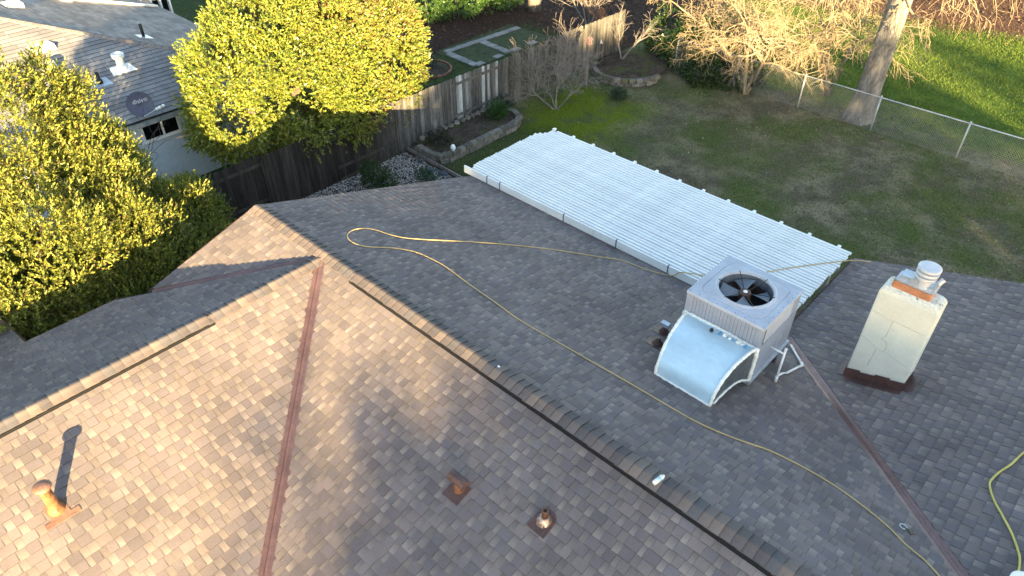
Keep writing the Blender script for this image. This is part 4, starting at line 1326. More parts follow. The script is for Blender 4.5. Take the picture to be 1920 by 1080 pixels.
# vents on its roof
def nflash(S, x, y, hu, hv, nm, par, m):
    c = S.uv((x, y))
    pts = [(c[0]-hu, c[1]-hv), (c[0]+hu, c[1]-hv), (c[0]+hu*0.8, c[1]+hv), (c[0]-hu*0.8, c[1]+hv)]
    MB().add([S.pt(u, v, 0.024) for u, v in pts]+[S.pt(u, v, 0) for u, v in pts], [(0, 1, 2, 3)]+[(i, 4+i, 4+(i+1) % 4, (i+1) % 4) for i in range(4)]).build(nm, m, par)
x, y = -13.36, 2.02
rv = MB().lathe([(0.17, -0.05), (0.15, 0.08), (0.115, 0.16), (0.11, 0.33), (0.17, 0.36), (0.18, 0.42), (0.175, 0.49), (0.145, 0.50), (0.14, 0.46), (0.0, 0.46)], 22, (x, y, n1z(x, y))).build('roof_vent', MT['white'], nb, True)
nflash(N1, x, y, 0.36, 0.20, 'base_flashing', rv, MT['white'])
x, y = -13.05, 1.20
rv = MB().lathe([(0.09, -0.05), (0.085, 0.10), (0.05, 0.14), (0.05, 0.34)], 16, (x, y, n1z(x, y))).build('roof_vent', MT['black'], nb, True)
nflash(N1, x, y, 0.30, 0.20, 'base_flashing', rv, MT['galv'])
x, y = -15.10, 3.55
rv = MB().lathe([(0.05, -0.05), (0.05, 0.42)], 14, (x, y, n2z(x, y))).build('roof_vent', MT['black'], nb, True)
nflash(N2, x, y, 0.25, 0.20, 'base_flashing', rv, MT['galv'])
# dormer vent hood on the sunlit part
x, y = -15.2, 0.62
z = n1z(x, y)
MB().add([(x+0.20, y-0.34, n1z(x+.2, y)+0.01), (x+0.20, y+0.34, n1z(x+.2, y)+0.01), (x+0.16, y+0.31, z+0.12), (x+0.16, y-0.31, z+0.12), (x-0.25, y-0.30, n1z(x-.25, y)+0.03), (x-0.25, y+0.30, n1z(x-.25, y)+0.03)],
         [(0, 1, 2, 3), (3, 2, 5, 4), (0, 3, 4), (1, 5, 2)]).build('vent_hood', MT['white'], nb)
x, y = -14.05, 0.30
MB().lathe([(0.17, -0.05), (0.17, 0.05), (0.24, 0.12), (0.26, 0.22), (0.20, 0.33), (0.08, 0.39), (0, 0.4)], 20, (x, y, n1z(x, y))).build('turbine_vent', MT['galv'], nb, True)
# skylight, drain pipe and hood on the far slope
x, y = -19.0, 1.2
MB().box(x-0.30, x+0.30, y-0.25, y+0.25, n2z(x, y)-0.1, n2z(x, y)+0.10).build('skylight', MT['white'], nb)
MB().tube([(-20.25, 3.43, n2z(0, 3.43)+0.09), (-19.92, 6.15, n2z(0, 6.15)+0.07)], 0.05, 10).build('drain_pipe', MT['pvc'], nb, True)
MB().lathe([(0.22, -0.1), (0.22, 0.25), (0.28, 0.3), (0.2, 0.42), (0, 0.45)], 16, (-20.3, 3.2, n2z(0, 3.2))).build('roof_vent', MT['white'], nb, True)
# glazed porch at the back
MB().box(-25.5, -21.06, NY-0.4, 7.15, 0.0, 2.75).build('porch', MT['housewall'], nb)
for k in range(4):
    y0 = 5.98+k*0.36
    MB().box(-21.055, -21.0, y0, y0+0.06, 0.0, 2.76).build('porch_post', MT['white'], nb)
    if k < 3: MB().box(-21.055, -21.03, y0+0.062, y0+0.298, 0.1, 2.5).build('pane', MT['glass'], nb)

# satellite dish on the eave
sd_ = thing('satellite_dish', 'dark satellite dish with white lettering on the neighbouring roof edge', 'satellite dish', (-11.2, 1.45, 2.55))
dc, dn = V((-11.0, 1.40, 3.0)), V((0.84, -0.42, 0.36)).normalized()
MB().lathe([(0.0, -0.070), (0.12, -0.062), (0.25, -0.032), (0.335, 0.0), (0.345, 0.004), (0.33, -0.006), (0.24, -0.047), (0.12, -0.080), (0.0, -0.090)], 40, dc, dn).build('reflector', MT['dish'], sd_, True)
fcu = bpy.data.curves.new('lettering', 'FONT')
fcu.body = 'dish'
fcu.size = 0.165
fcu.align_x = 'CENTER'
fob = bpy.data.objects.new('lettering', fcu)
COL.objects.link(fob)
bpy.context.view_layer.update()
tm = bpy.data.meshes.new_from_object(fob.evaluated_get(bpy.context.evaluated_depsgraph_get()))
fcu.body = 'HD'
fcu.size = 0.105
bpy.context.view_layer.update()
tm2 = bpy.data.meshes.new_from_object(fob.evaluated_get(bpy.context.evaluated_depsgraph_get()))
bpy.data.objects.remove(fob)
tr_ = V((0, 0, 1)).cross(dn).normalized()
tu_ = dn.cross(tr_)
rot = Matrix.Rotation(math.radians(6), 3, dn)
tr_, tu_ = rot @ tr_, rot @ tu_
for me, off in ((tm, (-0.04, 0.03)), (tm2, (0.155, 0.055))):
    for vv in me.vertices:
        a, b = vv.co.x+off[0], vv.co.y+off[1]
        r2 = math.hypot(a, b)
        vv.co = dc+tr_*a+tu_*b+dn*(-0.070+0.075*(r2/0.335)**2+0.008)
    me.materials.clear(); me.materials.append(MT['print'])
    link('lettering', me, sd_)
MB().tube([dc-dn*0.09, dc-dn*0.2, (-11.25, 1.5, 2.62)], 0.025, 8).build('mast', MT['galv'], sd_, True)
lnb = V((-10.72, 1.80, 2.86))
MB().tube([dc-tu_*0.32, dc-tu_*0.34+dn*0.12, lnb], 0.014, 6).build('arm', MT['galv'], sd_, True)
MB().lathe([(0.05, -0.06), (0.05, 0.05), (0.03, 0.08), (0, 0.085)], 12, lnb, -dn).lathe([(0.04, -0.04), (0.04, 0.05), (0, 0.055)], 12, lnb+tr_*0.10+tu_*0.03, -dn).lathe([(0.04, -0.04), (0.04, 0.05), (0, 0.055)], 12, lnb-tr_*0.09-tu_*0.02, -dn).build('receiver', MT['white'], sd_, True)

# ------------------------------------------------------------------ foliage
def unit(a): return a/np.maximum(np.linalg.norm(a, axis=-1, keepdims=True), 1e-9)
def foliage(lobes, nsprig, nleaf, L, W, colfn, mix, seed, sl=0.22, inner=0.72, spread=0.9, minz=0.1, fold=0.25, clump=0.55):
    """sprigs of folded leaves over the surface of a union of ellipsoids"""
    rg = np.random.default_rng(seed)
    lobes = np.array([l if len(l) == 6 else (*l[:3], l[3], l[3], l[3]) for l in lobes], float)
    c, r = lobes[:, :3], lobes[:, 3:]
    wgt = (r[:, 0]*r[:, 1]+r[:, 0]*r[:, 2]+r[:, 1]*r[:, 2])
    P, Nn = [], []
    need = nsprig
    while need > 0:
        idx = rg.choice(len(lobes), need*2, p=wgt/wgt.sum())
        d = unit(rg.normal(size=(need*2, 3)))
        # bumpy shell
        b = 1+0.075*np.sin(7*d[:, 0]+idx)+0.075*np.sin(9*d[:, 1]+2*idx)+0.065*np.sin(8*d[:, 2]+3*idx)
        fr = (inner+(1.04-inner)*np.sqrt(rg.random(need*2)))*b
        p = c[idx]+r[idx]*d*fr[:, None]
        n = unit(d/r[idx])
        q = np.linalg.norm((p[:, None, :]-c[None])/r[None], axis=2)
        q[np.arange(len(p)), idx] = 9
        cl = np.sin(3.1*p[:, 0]+1.3*np.sin(2.3*p[:, 1]))+np.sin(3.3*p[:, 1]+1.2*np.sin(2.9*p[:, 2]))+np.sin(3.7*p[:, 2]+1.1*np.sin(2.1*p[:, 0]))
        ok = (q.min(1) > 0.80) & (p[:, 2] > minz) & (rg.random(len(p)) < np.clip(0.62+0.5*cl*clump, 0.03, 1))
        P.append(p[ok][:need]); Nn.append(n[ok][:need])
        need -= len(P[-1])
    P, Nn = np.concatenate(P)[:nsprig], np.concatenate(Nn)[:nsprig]
    ax = unit(Nn*mix[0]+np.array([0, 0, 1.0])*mix[1]+rg.normal(size=P.shape)*mix[2])
    ns, nl = len(P), nleaf
    tt = (np.arange(nl)+0.5)/nl
    base = P[:, None]+ax[:, None]*(tt[None, :, None]*sl*rg.uniform(0.7, 1.3, (ns, 1, 1)))
    rad = unit(np.cross(ax[:, None], rg.normal(size=(ns, nl, 3))))
    k = (1-tt[None, :, None])
    dr = unit(ax[:, None]*(0.45+0.6*(1-k))+rad*spread*(0.5+0.5*k)+np.array([0, 0, -0.12]))
    ln = L*rg.uniform(0.7, 1.25, (ns, nl, 1))
    side = unit(np.cross(dr, ax[:, None]+0.3*rg.normal(size=(ns, nl, 3))))*(W/2)*rg.uniform(0.8, 1.2, (ns, nl, 1))
    nr = np.cross(side, dr)
    mid = base+dr*ln*0.48
    v = np.stack([base, mid+side+nr*fold*1.0, base+dr*ln, mid-side+nr*fold*1.0], 2).reshape(-1, 3)
    m_ = ns*nl
    i0 = np.arange(m_)[:, None]*4
    f = np.concatenate([i0+np.array([[0, 1, 2]]), i0+np.array([[0, 2, 3]])])
    col = colfn(base.reshape(-1, 3), np.repeat(P, nl, axis=0), rg)
    return v, f, np.repeat(col, 4, axis=0)

def vnoise(p, fx=1.0, ph=0.0):
    x, y, z = p[:, 0]*fx+ph, p[:, 1]*fx+1.7*ph, p[:, 2]*fx
    return (np.sin(1.7*x+0.9*np.sin(1.3*y))+np.sin(1.9*y+1.1*np.sin(1.1*z+0.5))+np.sin(2.1*z+0.7*np.sin(1.5*x)))/3

def palette(cols, w):
    cols = np.array(cols)
    def fn(b, p, rg):
        i = rg.choice(len(cols), len(b), p=w)
        return cols[i]*rg.uniform(0.78, 1.22, (len(b), 1))
    return fn

TREE = [(-9.9, 3.69, 3.55, 1.2), (-10.3, 5.23, 3.85, 1.34), (-10.3, 7.1, 3.8, 1.41), (-10.1, 8.94, 3.25, 1.4), (-9.7, 9.26, 2.23, 0.99),
        (-9.4, 4.81, 3.0, 1.41), (-9.4, 6.63, 2.7, 1.49), (-9.6, 3.37, 2.46, 1.08), (-9.1, 5.07, 1.95, 1.15), (-8.9, 6.66, 1.75, 1.05), (-9.0, 8.21, 1.55, 0.9),
        (-10.0, 2.96, 2.88, 0.68), (-9.3, 3.33, 1.8, 0.7), (-8.6, 8.82, 1.6, 0.42), (-9.8, 2.52, 2.1, 0.42), (-10.6, 4.29, 4.3, 0.72), (-10.1, 10.15, 2.95, 0.55),
        (-10.9, 6.2, 4.6, 0.9), (-10.8, 8.0, 4.3, 0.9)]
bt = thing('broadleaf_tree', 'large rounded yellow-green evergreen tree overhanging the board fence', 'tree', (-9.9, 6.2, 0))
def treecol(b, p, rg):
    base = np.array([(0.215, 0.24, 0.036), (0.125, 0.175, 0.030), (0.070, 0.115, 0.022), (0.29, 0.275, 0.055), (0.30, 0.165, 0.08)])
    n = vnoise(p, 0.9, 2.0)
    bronze = np.clip((p[:, 1]-5.6)/2.0, 0, 1)*np.clip(0.5+n, 0, 1)*0.26
    r = rg.random(len(b))
    i = np.where(r < bronze, 4, rg.choice(4, len(b), p=[0.40, 0.30, 0.18, 0.12]))
    return base[i]*rg.uniform(0.8, 1.2, (len(b), 1))
v, f, c = foliage(TREE, 16500, 11, 0.092, 0.043, treecol, (0.8, 0.25, 0.5), 21, sl=0.25)
link('crown', np_mesh('crown', v, f, c, MT['leafg']), bt)
tk = MB()
for q in ([(-9.9, 6.2, 0), (-9.85, 6.1, 1.0), (-9.9, 5.6, 2.2), (-9.9, 5.0, 3.4)], [(-9.9, 6.2, 0.6), (-9.8, 6.8, 1.8), (-9.9, 7.6, 3.0)], [(-9.87, 6.1, 1.1), (-9.6, 5.0, 1.8), (-9.6, 3.8, 2.4)], [(-9.8, 6.9, 1.9), (-9.6, 8.4, 2.2)], [(-9.9, 5.6, 2.2), (-10.3, 6.4, 3.8)]):
    tk.tube(smooth_path(q, 4), [0.13-0.1*i/(len(smooth_path(q, 4))-1) for i in range(len(smooth_path(q, 4)))], 7, (0.10, 0.08, 0.065))
tk.build('trunk', MT['bark'], bt, True)

# shrubs between the house and the board fence
def shrubcol(b, p, rg):
    base = np.array([(0.215, 0.235, 0.040), (0.285, 0.29, 0.065), (0.12, 0.155, 0.034), (0.065, 0.095, 0.026), (0.26, 0.17, 0.075)])
    i = rg.choice(5, len(b), p=[0.34, 0.22, 0.25, 0.15, 0.04])
    return base[i]*rg.uniform(0.8, 1.2, (len(b), 1))
SHRUBS = [
    ('tall dense yellow-green shrub at the left edge beside the lower roof', (-6.0, -4.0, 0), 4300,
     [(-6.3, -2.75, 5.1, 0.9, 0.8, 1.75), (-6.2, -2.6, 3.6, 1.1, 1.0, 1.6), (-6.2, -3.8, 4.4, 1.1, 1.0, 1.9), (-6.0, -5.2, 2.9, 1.4, 1.2, 1.4), (-5.0, -3.2, 2.9, 1.25, 1.2, 1.7), (-4.5, -4.4, 2.2, 1.0, 0.9, 1.3), (-5.2, -5.0, 2.4, 1.3, 1.2, 1.5), (-4.2, -3.3, 1.6, 0.8, 1.0, 1.1), (-7.0, -4.2, 2.6, 1.0, 1.3, 1.7)]),
    ('spiky upright yellow-green shrub with two pointed tops in front of the neighbouring roof', (-6.2, -1.5, 0), 3600,
     [(-6.6, -1.62, 4.9, 0.36, 0.30, 1.35), (-6.7, -1.1, 4.45, 0.32, 0.27, 1.25), (-6.5, -1.5, 4.0, 0.6, 0.5, 1.2), (-6.6, -0.9, 3.6, 0.45, 0.35, 1.0), (-6.3, -1.6, 3.1, 0.95, 0.8, 1.4), (-6.6, -0.75, 2.8, 0.55, 0.45, 1.05), (-5.2, -1.7, 2.2, 1.1, 1.0, 1.5), (-4.6, -1.2, 1.4, 0.8, 0.8, 1.0), (-4.3, -2.2, 1.5, 0.8, 0.9, 1.2)]),
    ('lower spreading shrub with loose sprays reaching toward the board fence', (-6.2, 0.0, 0), 2300,
     [(-6.4, -0.45, 2.1, 0.7, 0.55, 0.9), (-6.2, -0.1, 1.8, 0.75, 0.65, 0.9), (-6.9, 0.5, 2.1, 0.45, 0.38, 0.32), (-6.8, 0.7, 1.5, 0.45, 0.4, 0.4), (-6.0, 0.3, 1.0, 0.7, 0.5, 0.7), (-5.2, -0.2, 1.3, 0.7, 0.6, 0.9)]),
]
for lab, loc, nsp, lobes in SHRUBS:
    t_ = thing('evergreen_shrub', lab, 'shrub', loc, 'shrubs beside the house')
    v, f, c = foliage(lobes, int(nsp*3.3), 13, 0.076, 0.030, shrubcol, (0.55, 0.75, 0.35), int(abs(loc[1])*10)+3, sl=0.30, inner=0.70, spread=0.75, minz=0.15, clump=0.40)
    link('crown', np_mesh('crown', v, f, c, MT['leaf']), t_)
    m_ = MB()
    for l in lobes:
        q = smooth_path([(loc[0]+RND.uniform(-.15, .15), loc[1]+RND.uniform(-.15, .15), 0), ((loc[0]+l[0])/2, (loc[1]+l[1])/2, l[2]*0.5), (l[0], l[1], l[2]+l[5]*0.5)], 4)
        m_.tube(q, [0.06-0.045*i/(len(q)-1) for i in range(len(q))], 6, (0.11, 0.085, 0.06))
    m_.build('stem', MT['bark'], t_, True)

# ------------------------------------------------------------------ bare trees
def grow(mb, p, d, L, r, lvl, cfg, rr):
    n = 5 if lvl < 2 else 4
    pts, rads = [V(p)], [r]
    d = V(d).normalized()
    for i in range(n):
        d = (d+V((rr.gauss(0, 1), rr.gauss(0, 1), rr.gauss(0, 1)))*cfg['wander']+V((0, 0, cfg['lift'][lvl]))).normalized()
        pts.append(pts[-1]+d*(L/n))
        rads.append(max(cfg['rmin'], r*(1-(1-cfg['taper'])*(i+1)/n)))
    if pts[-1].z < 0.2: return
    mb.tube(pts, rads, 6 if lvl < 2 else (4 if lvl == 2 else 3), (lambda kk: tuple(x*kk for x in cfg['col'](lvl)))(rr.uniform(0.85, 1.15)), cap=lvl < 2)
    if lvl >= cfg['max']: return
    kids = cfg['kids'][lvl]
    for k in range(kids):
        f = rr.uniform(cfg['from'][lvl], 1.0) if k else 1.0
        i = min(n, max(1, int(round(f*n))))
        bd = (pts[i]-pts[i-1]).normalized()
        perp = bd.cross(V((rr.gauss(0, 1), rr.gauss(0, 1), rr.gauss(0, 1)))).normalized()
        a = math.radians(rr.uniform(*cfg['ang']))
        grow(mb, pts[i], bd*math.cos(a)+perp*math.sin(a), L*cfg['ratio'][lvl]*rr.uniform(0.75, 1.2), max(cfg['rmin'], rads[i]*0.58), lvl+1, cfg, rr)

def bare(name, label, loc, stems, cfg, seed, group=None):
    t_ = thing(name, label, 'tree' if 'tree' in name else 'shrub', loc, group)
    rr = random.Random(seed)
    for d, L, r in stems:
        br = MB()
        tr = MB()
        pts = [V(loc)+V((0, 0, -0.05))]
        dd = V(d).normalized()
        n = 6
        rads = [r*1.25]
        for i in range(n):
            dd = (dd+V((rr.gauss(0, 1), rr.gauss(0, 1), rr.gauss(0, 1)))*0.08+V((0, 0, 0.03))).normalized()
            pts.append(pts[-1]+dd*L/n)
            rads.append(r*(1-0.4*(i+1)/n))
        tr.tube(pts, rads, 8, cfg['col'](0))
        for k in range(cfg['limbs']):
            i = rr.choice((4, 5, 6, 6)) if k else 6
            perp = dd.cross(V((rr.gauss(0, 1), rr.gauss(0, 1), rr.gauss(0, 1)))).normalized()
            a = math.radians(rr.uniform(*cfg['limbang']))
            grow(br, pts[i], dd*math.cos(a)+perp*math.sin(a), cfg['limblen']*rr.uniform(0.8, 1.2), rads[i]*0.75, 0, cfg, rr)
        stem = tr.build('trunk', MT['bark'], t_, True)
        br.build('branches', MT['twig'], stem)
    return t_
TAN = lambda l: [(0.23, 0.19, 0.13), (0.25, 0.205, 0.135), (0.27, 0.215, 0.14), (0.27, 0.215, 0.14)][l]
GRY = lambda l: [(0.17, 0.155, 0.14), (0.18, 0.16, 0.145), (0.19, 0.165, 0.15), (0.19, 0.165, 0.15)][l]
curly = dict(wander=0.20, lift=[0.02, -0.03, -0.10, -0.12], taper=0.5, rmin=0.0048, col=TAN, max=3, kids=[5, 6, 4], ratio=[0.72, 0.62, 0.6], ang=(25, 70), limbs=5, limbang=(30, 75), limblen=1.45)
curly['from'] = [0.3, 0.2, 0.1]
curly['kids'] = [4, 5, 6]
bare('bare_tree', 'bare many-branched tree with drooping sunlit twigs by the wire fence corner', (-2.0, 20.15, 0), [((-0.25, -0.05, 1), 2.1, 0.10), ((0.25, 0.0, 1), 1.9, 0.09), ((0.5, -0.1, 1), 2.2, 0.07), ((-0.6, 0.1, 1), 2.0, 0.07)], curly, 4)
bare('bare_tree', 'bare tan twiggy tree behind the ivy near the end of the board fence', (-4.7, 21.3, 0), [((-0.1, 0.1, 1), 2.2, 0.09), ((0.3, 0.1, 1), 2.0, 0.07)], curly, 9)
bare('bare_tree', 'bare drooping tree reaching over the wire fence left of the thick trunk', (0.3, 22.3, 0), [((-0.1, 0.0, 1), 2.4, 0.10), ((0.35, -0.15, 1), 2.2, 0.08), ((-0.4, -0.2, 1), 2.2, 0.08)], curly, 17)
shr = dict(wander=0.16, lift=[0.06, 0.05, 0.02, 0.0], taper=0.6, rmin=0.0040, col=GRY, max=3, kids=[4, 5, 4], ratio=[0.75, 0.65, 0.6], ang=(15, 50), limbs=4, limbang=(10, 50), limblen=0.95)
shr['from'] = [0.2, 0.15, 0.1]
bare('bare_shrub', 'grey leafless shrub with many fine twigs in front of the board fence', (-6.4, 14.1, 0), [((-0.35, 0.1, 1), 0.9, 0.04), ((0.45, 0.35, 1), 0.9, 0.035), ((-0.9, -0.6, 0.6), 1.1, 0.04), ((-0.1, -0.35, 1), 0.9, 0.03), ((-0.6, 0.5, 1), 0.8, 0.03)], shr, 31)
bare('bare_tree', 'small bare forked tree inside the rounded stone bed', (-7.2, 19.15, 0.25), [((-0.25, 0.1, 1), 0.9, 0.045), ((0.55, 0.25, 1), 1.2, 0.05)], dict(shr, limblen=0.55, limbs=3, kids=[3, 4, 3]), 37)
bare('bare_shrub', 'leafless reddish shrub behind the board fence beside the trunk', (-10.6, 21.3, 0), [((-0.3, 0.1, 1), 1.2, 0.04), ((0.3, 0.2, 1), 1.3, 0.04), ((0.1, -0.3, 1), 1.2, 0.03), ((-0.6, -0.1, 1), 1.2, 0.03)], shr, 53)
bare('bare_shrub', 'thin leafless sapling poking above the left shrubs before the neighbouring roof', (-8.9, -0.6, 0), [((0, 0.1, 1), 2.6, 0.03), ((-0.15, -0.25, 1), 2.6, 0.03), ((0.1, 0.35, 1), 2.3, 0.03)], dict(shr, kids=[2, 2, 1], limbs=2, col=lambda l: (0.07, 0.05, 0.045), limblen=1.0, rmin=0.006), 61)

# thick old trunk beyond the wire fence, limbs and hanging twigs above
ok_ = thing('oak_tree', 'thick rough-barked tree trunk rising behind the wire fence', 'tree', (2.05, 21.05, 0))
tk = MB()
n, m_ = 28, 46
vs, cs = [], []
for j in range(m_+1):
    z = 11.0*j/m_
    r0 = 0.40+0.16*math.exp(-z*2.2)-0.014*z
    for i in range(n):
        t = 2*math.pi*i/n
        r = r0*(1+0.045*math.sin(5*t+0.6*z)+0.03*math.sin(9*t-1.1*z)+RND.uniform(-0.03, 0.03))
        vs.append((2.05+0.03*z+r*math.cos(t), 21.05+r*math.sin(t), z))
        g_ = RND.uniform(0.12, 0.24)
        cs.append((g_, g_*0.96, g_*0.90))
tk.add(vs, [(j*n+i, j*n+(i+1) % n, (j+1)*n+(i+1) % n, (j+1)*n+i) for j in range(m_) for i in range(n)], cs)
tk.build('trunk', MT['bark'], ok_, True)
oc = dict(curly, lift=[-0.05, -0.12, -0.20, -0.22], limblen=2.4, kids=[4, 5, 5])
rr = random.Random(77)
br = MB()
for z, d, L, r in ((4.6, (-0.9, -0.3, 0.2), 1.9, 0.09), (4.9, (0.8, -0.25, 0.1), 1.6, 0.07), (5.4, (-0.7, -0.6, 0.2), 2.2, 0.10), (4.4, (0.5, -0.7, 0.0), 1.2, 0.05), (6.5, (0.7, 0.6, 0.6), 3.0, 0.14), (7.5, (-0.6, 0.7, 0.6), 3.0, 0.14), (5.0, (-0.9, 0.3, 0.15), 2.2, 0.09)):
    grow(br, (2.05+0.03*z+0.3*d[0], 21.05+0.3*d[1], z), d, L, r, 0, oc, rr)
br.build('branches', MT['twig'], ok_)
t2 = thing('garden_tree', 'grey upright trunk at the top of the photo behind the board fence', 'tree', (-14.5, 21.9, 0))
MB().tube([(-14.5, 21.9, -0.1), (-14.5, 21.9, 1.0), (-14.45, 21.95, 3), (-14.4, 22.0, 7)], [0.36, 0.29, 0.26, 0.2], 14, (0.16, 0.145, 0.13)).build('trunk', MT['bark'], t2, True)
br = MB()
for z, d in ((4.5, (-1, 0.2, 0.7)), (5.5, (0.6, 0.8, 0.7)), (6.5, (0.2, -1, 0.8)), (6.9, (-0.2, 0.3, 1))):
    grow(br, (-14.43, 21.97, z), d, 2.2, 0.09, 0, dict(shr, limblen=2), rr)
br.build('branches', MT['twig'], t2)

# ivy bank, hedge and small plants
iv = thing('ivy_bank', 'dark green ivy mound at the corner below the bare trees', 'ivy', (-3.8, 20.4, 0))
ivl = [(-5.6, 21.0, 0.5, 0.8, 0.8, 1.1), (-4.8, 20.6, 0.5, 0.9, 0.8, 0.9), (-3.9, 20.3, 0.4, 0.8, 0.9, 0.7), (-3.0, 20.4, 0.3, 0.8, 0.7, 0.6), (-6.4, 21.3, 0.7, 0.9, 0.7, 1.3), (-4.2, 21.3, 0.7, 1.2, 0.7, 1.1), (-2.6, 21.0, 0.4, 0.7, 0.6, 0.8)]
v, f, c = foliage(ivl, 2600, 8, 0.085, 0.075, palette([(0.030, 0.062, 0.016), (0.045, 0.085, 0.022), (0.020, 0.040, 0.012), (0.07, 0.10, 0.03)], [0.4, 0.3, 0.2, 0.1]), (0.7, 0.2, 0.6), 41, sl=0.18, inner=0.8)
link('leaves', np_mesh('leaves', v, f, c, MT['leafg']), iv)
for l in ivl: MB().tube([(l[0], l[1], 0), (l[0]+0.1, l[1]-0.1, l[2]), (l[0]+0.3, l[1]-0.2, l[2]+l[5]*0.6)], [0.03, 0.02, 0.01], 5, (0.07, 0.055, 0.045)).build('stem', MT['bark'], iv)
hg = thing('hedge', 'clipped round green hedge at the top edge behind the garden pavers', 'hedge', (-16.6, 19.2, 0))
hl = [(-17.6, 17.6, 0.95, 1.3, 1.1, 1.2), (-16.8, 18.8, 1.05, 1.25, 1.2, 1.3), (-16.4, 20.2, 0.95, 1.15, 1.1, 1.25), (-16.0, 21.4, 0.75, 0.9, 0.8, 1.0), (-18.2, 18.8, 1.2, 1.3, 1.3, 1.4)]
v, f, c = foliage(hl, 3600, 9, 0.10, 0.05, palette([(0.045, 0.105, 0.020), (0.070, 0.145, 0.028), (0.030, 0.070, 0.016), (0.10, 0.16, 0.03)], [0.4, 0.3, 0.2, 0.1]), (0.8, 0.3, 0.45), 43, sl=0.22, inner=0.78)
link('crown', np_mesh('crown', v, f, c, MT['leafg']), hg)
for l in hl: MB().tube([(l[0], l[1], -0.05), (l[0]+0.05, l[1], l[2])], [0.06, 0.03], 6, (0.09, 0.07, 0.055)).build('stem', MT['bark'], hg)
def plant(name, label, cat, lobes, n, L, W, pal_, w_, mix, seed, m=None, nleaf=9):
    t_ = thing(name, label, cat, (lobes[0][0], lobes[0][1], 0))
    v, f, c = foliage(lobes, n, nleaf, L, W, palette(pal_, w_), mix, seed, sl=0.14, inner=0.3, minz=0.02)
    link('leaves', np_mesh('leaves', v, f, c, m or MT['leafg']), t_)
    MB().tube([(lobes[0][0], lobes[0][1], -0.02), (lobes[0][0]+0.02, lobes[0][1], lobes[0][2])], [0.02, 0.01], 5, (0.08, 0.065, 0.05)).build('stem', MT['bark'], t_)
plant('gravel_shrub', 'small dark green bush growing in the gravel by the roof edge', 'bush', [(-6.95, 6.0, 0.35, 0.36, 0.36, 0.42), (-6.55, 6.2, 0.2, 0.35, 0.3, 0.22)], 230, 0.10, 0.035, [(0.03, 0.06, 0.018), (0.045, 0.085, 0.022)], [0.5, 0.5], (0.6, 0.6, 0.4), 71)
plant('ground_cover', 'low grey-green plant spreading by the slate slabs', 'plant', [(-6.15, 7.35, 0.06, 0.42, 0.26, 0.14)], 130, 0.06, 0.03, [(0.06, 0.11, 0.06), (0.045, 0.08, 0.045)], [0.5, 0.5], (0.5, 0.8, 0.4), 72)
plant('strappy_plant', 'arching bright green tuft at the far end of the near stone bed', 'plant', [(-7.15, 11.75, 0.42, 0.26, 0.32, 0.22)], 130, 0.24, 0.018, [(0.045, 0.10, 0.020), (0.03, 0.07, 0.016)], [0.5, 0.5], (0.5, 0.9, 0.4), 73)
plant('grey_plant', 'blue-grey mounded plant against the fence post', 'plant', [(-7.7, 12.65, 0.25, 0.25, 0.25, 0.28)], 110, 0.10, 0.025, [(0.05, 0.075, 0.065), (0.035, 0.055, 0.05)], [0.5, 0.5], (0.5, 0.8, 0.4), 74)
plant('lawn_tuft', 'dark bluish tuft of grass in the mossy lawn', 'plant', [(-5.35, 16.5, 0.10, 0.26, 0.26, 0.15)], 120, 0.16, 0.016, [(0.04, 0.075, 0.04), (0.03, 0.055, 0.03)], [0.5, 0.5], (0.5, 0.9, 0.4), 75)
plant('ring_plant', 'grey-green spiky plant in the middle of the brick ring', 'plant', [(-12.8, 13.5, 0.22, 0.28, 0.28, 0.26)], 130, 0.14, 0.018, [(0.075, 0.10, 0.075), (0.055, 0.08, 0.055)], [0.5, 0.5], (0.5, 0.9, 0.4), 76)
plant('bed_plant', 'dried brown plant in the near corner of the stone bed', 'plant', [(-7.2, 9.0, 0.40, 0.4, 0.35, 0.22)], 170, 0.09, 0.022, [(0.040, 0.035, 0.028), (0.05, 0.05, 0.028)], [0.5, 0.5], (0.5, 0.7, 0.5), 77)
plant('sage_bush', 'low grey-green bush beyond the brick ring', 'bush', [(-14.2, 13.6, 0.25, 0.7, 0.9, 0.4)], 520, 0.10, 0.03, [(0.05, 0.072, 0.045), (0.04, 0.055, 0.035)], [0.5, 0.5], (0.6, 0.6, 0.4), 78)

# ------------------------------------------------------------------ grass, moss and fallen leaves
def blades(n, xr, yr, hgt, wid, colfn, keep, seed):
    rg = np.random.default_rng(seed)
    p = np.stack([rg.uniform(*xr, n), rg.uniform(*yr, n), np.zeros(n)], 1)
    p = p[keep(p, rg)]
    n = len(p)
    p[:, 2] = [gz(a, b)-0.012 for a, b in p[:, :2]]
    a = rg.uniform(0, 6.28, n)
    sd = np.stack([np.cos(a), np.sin(a), np.zeros(n)], 1)*(wid/2)*rg.uniform(0.7, 1.3, (n, 1))
    lean = np.stack([rg.normal(0, 0.45, n), rg.normal(0, 0.45, n), np.ones(n)], 1)
    tip = p+unit(lean)*hgt*rg.uniform(0.5, 1.3, (n, 1))
    v = np.stack([p-sd, p+sd, tip], 1).reshape(-1, 3)
    f = np.arange(3*n).reshape(-1, 3)
    c = np.repeat(colfn(p, rg), 3, axis=0)
    return np_mesh('grass', v, f, c, MT['grass'])
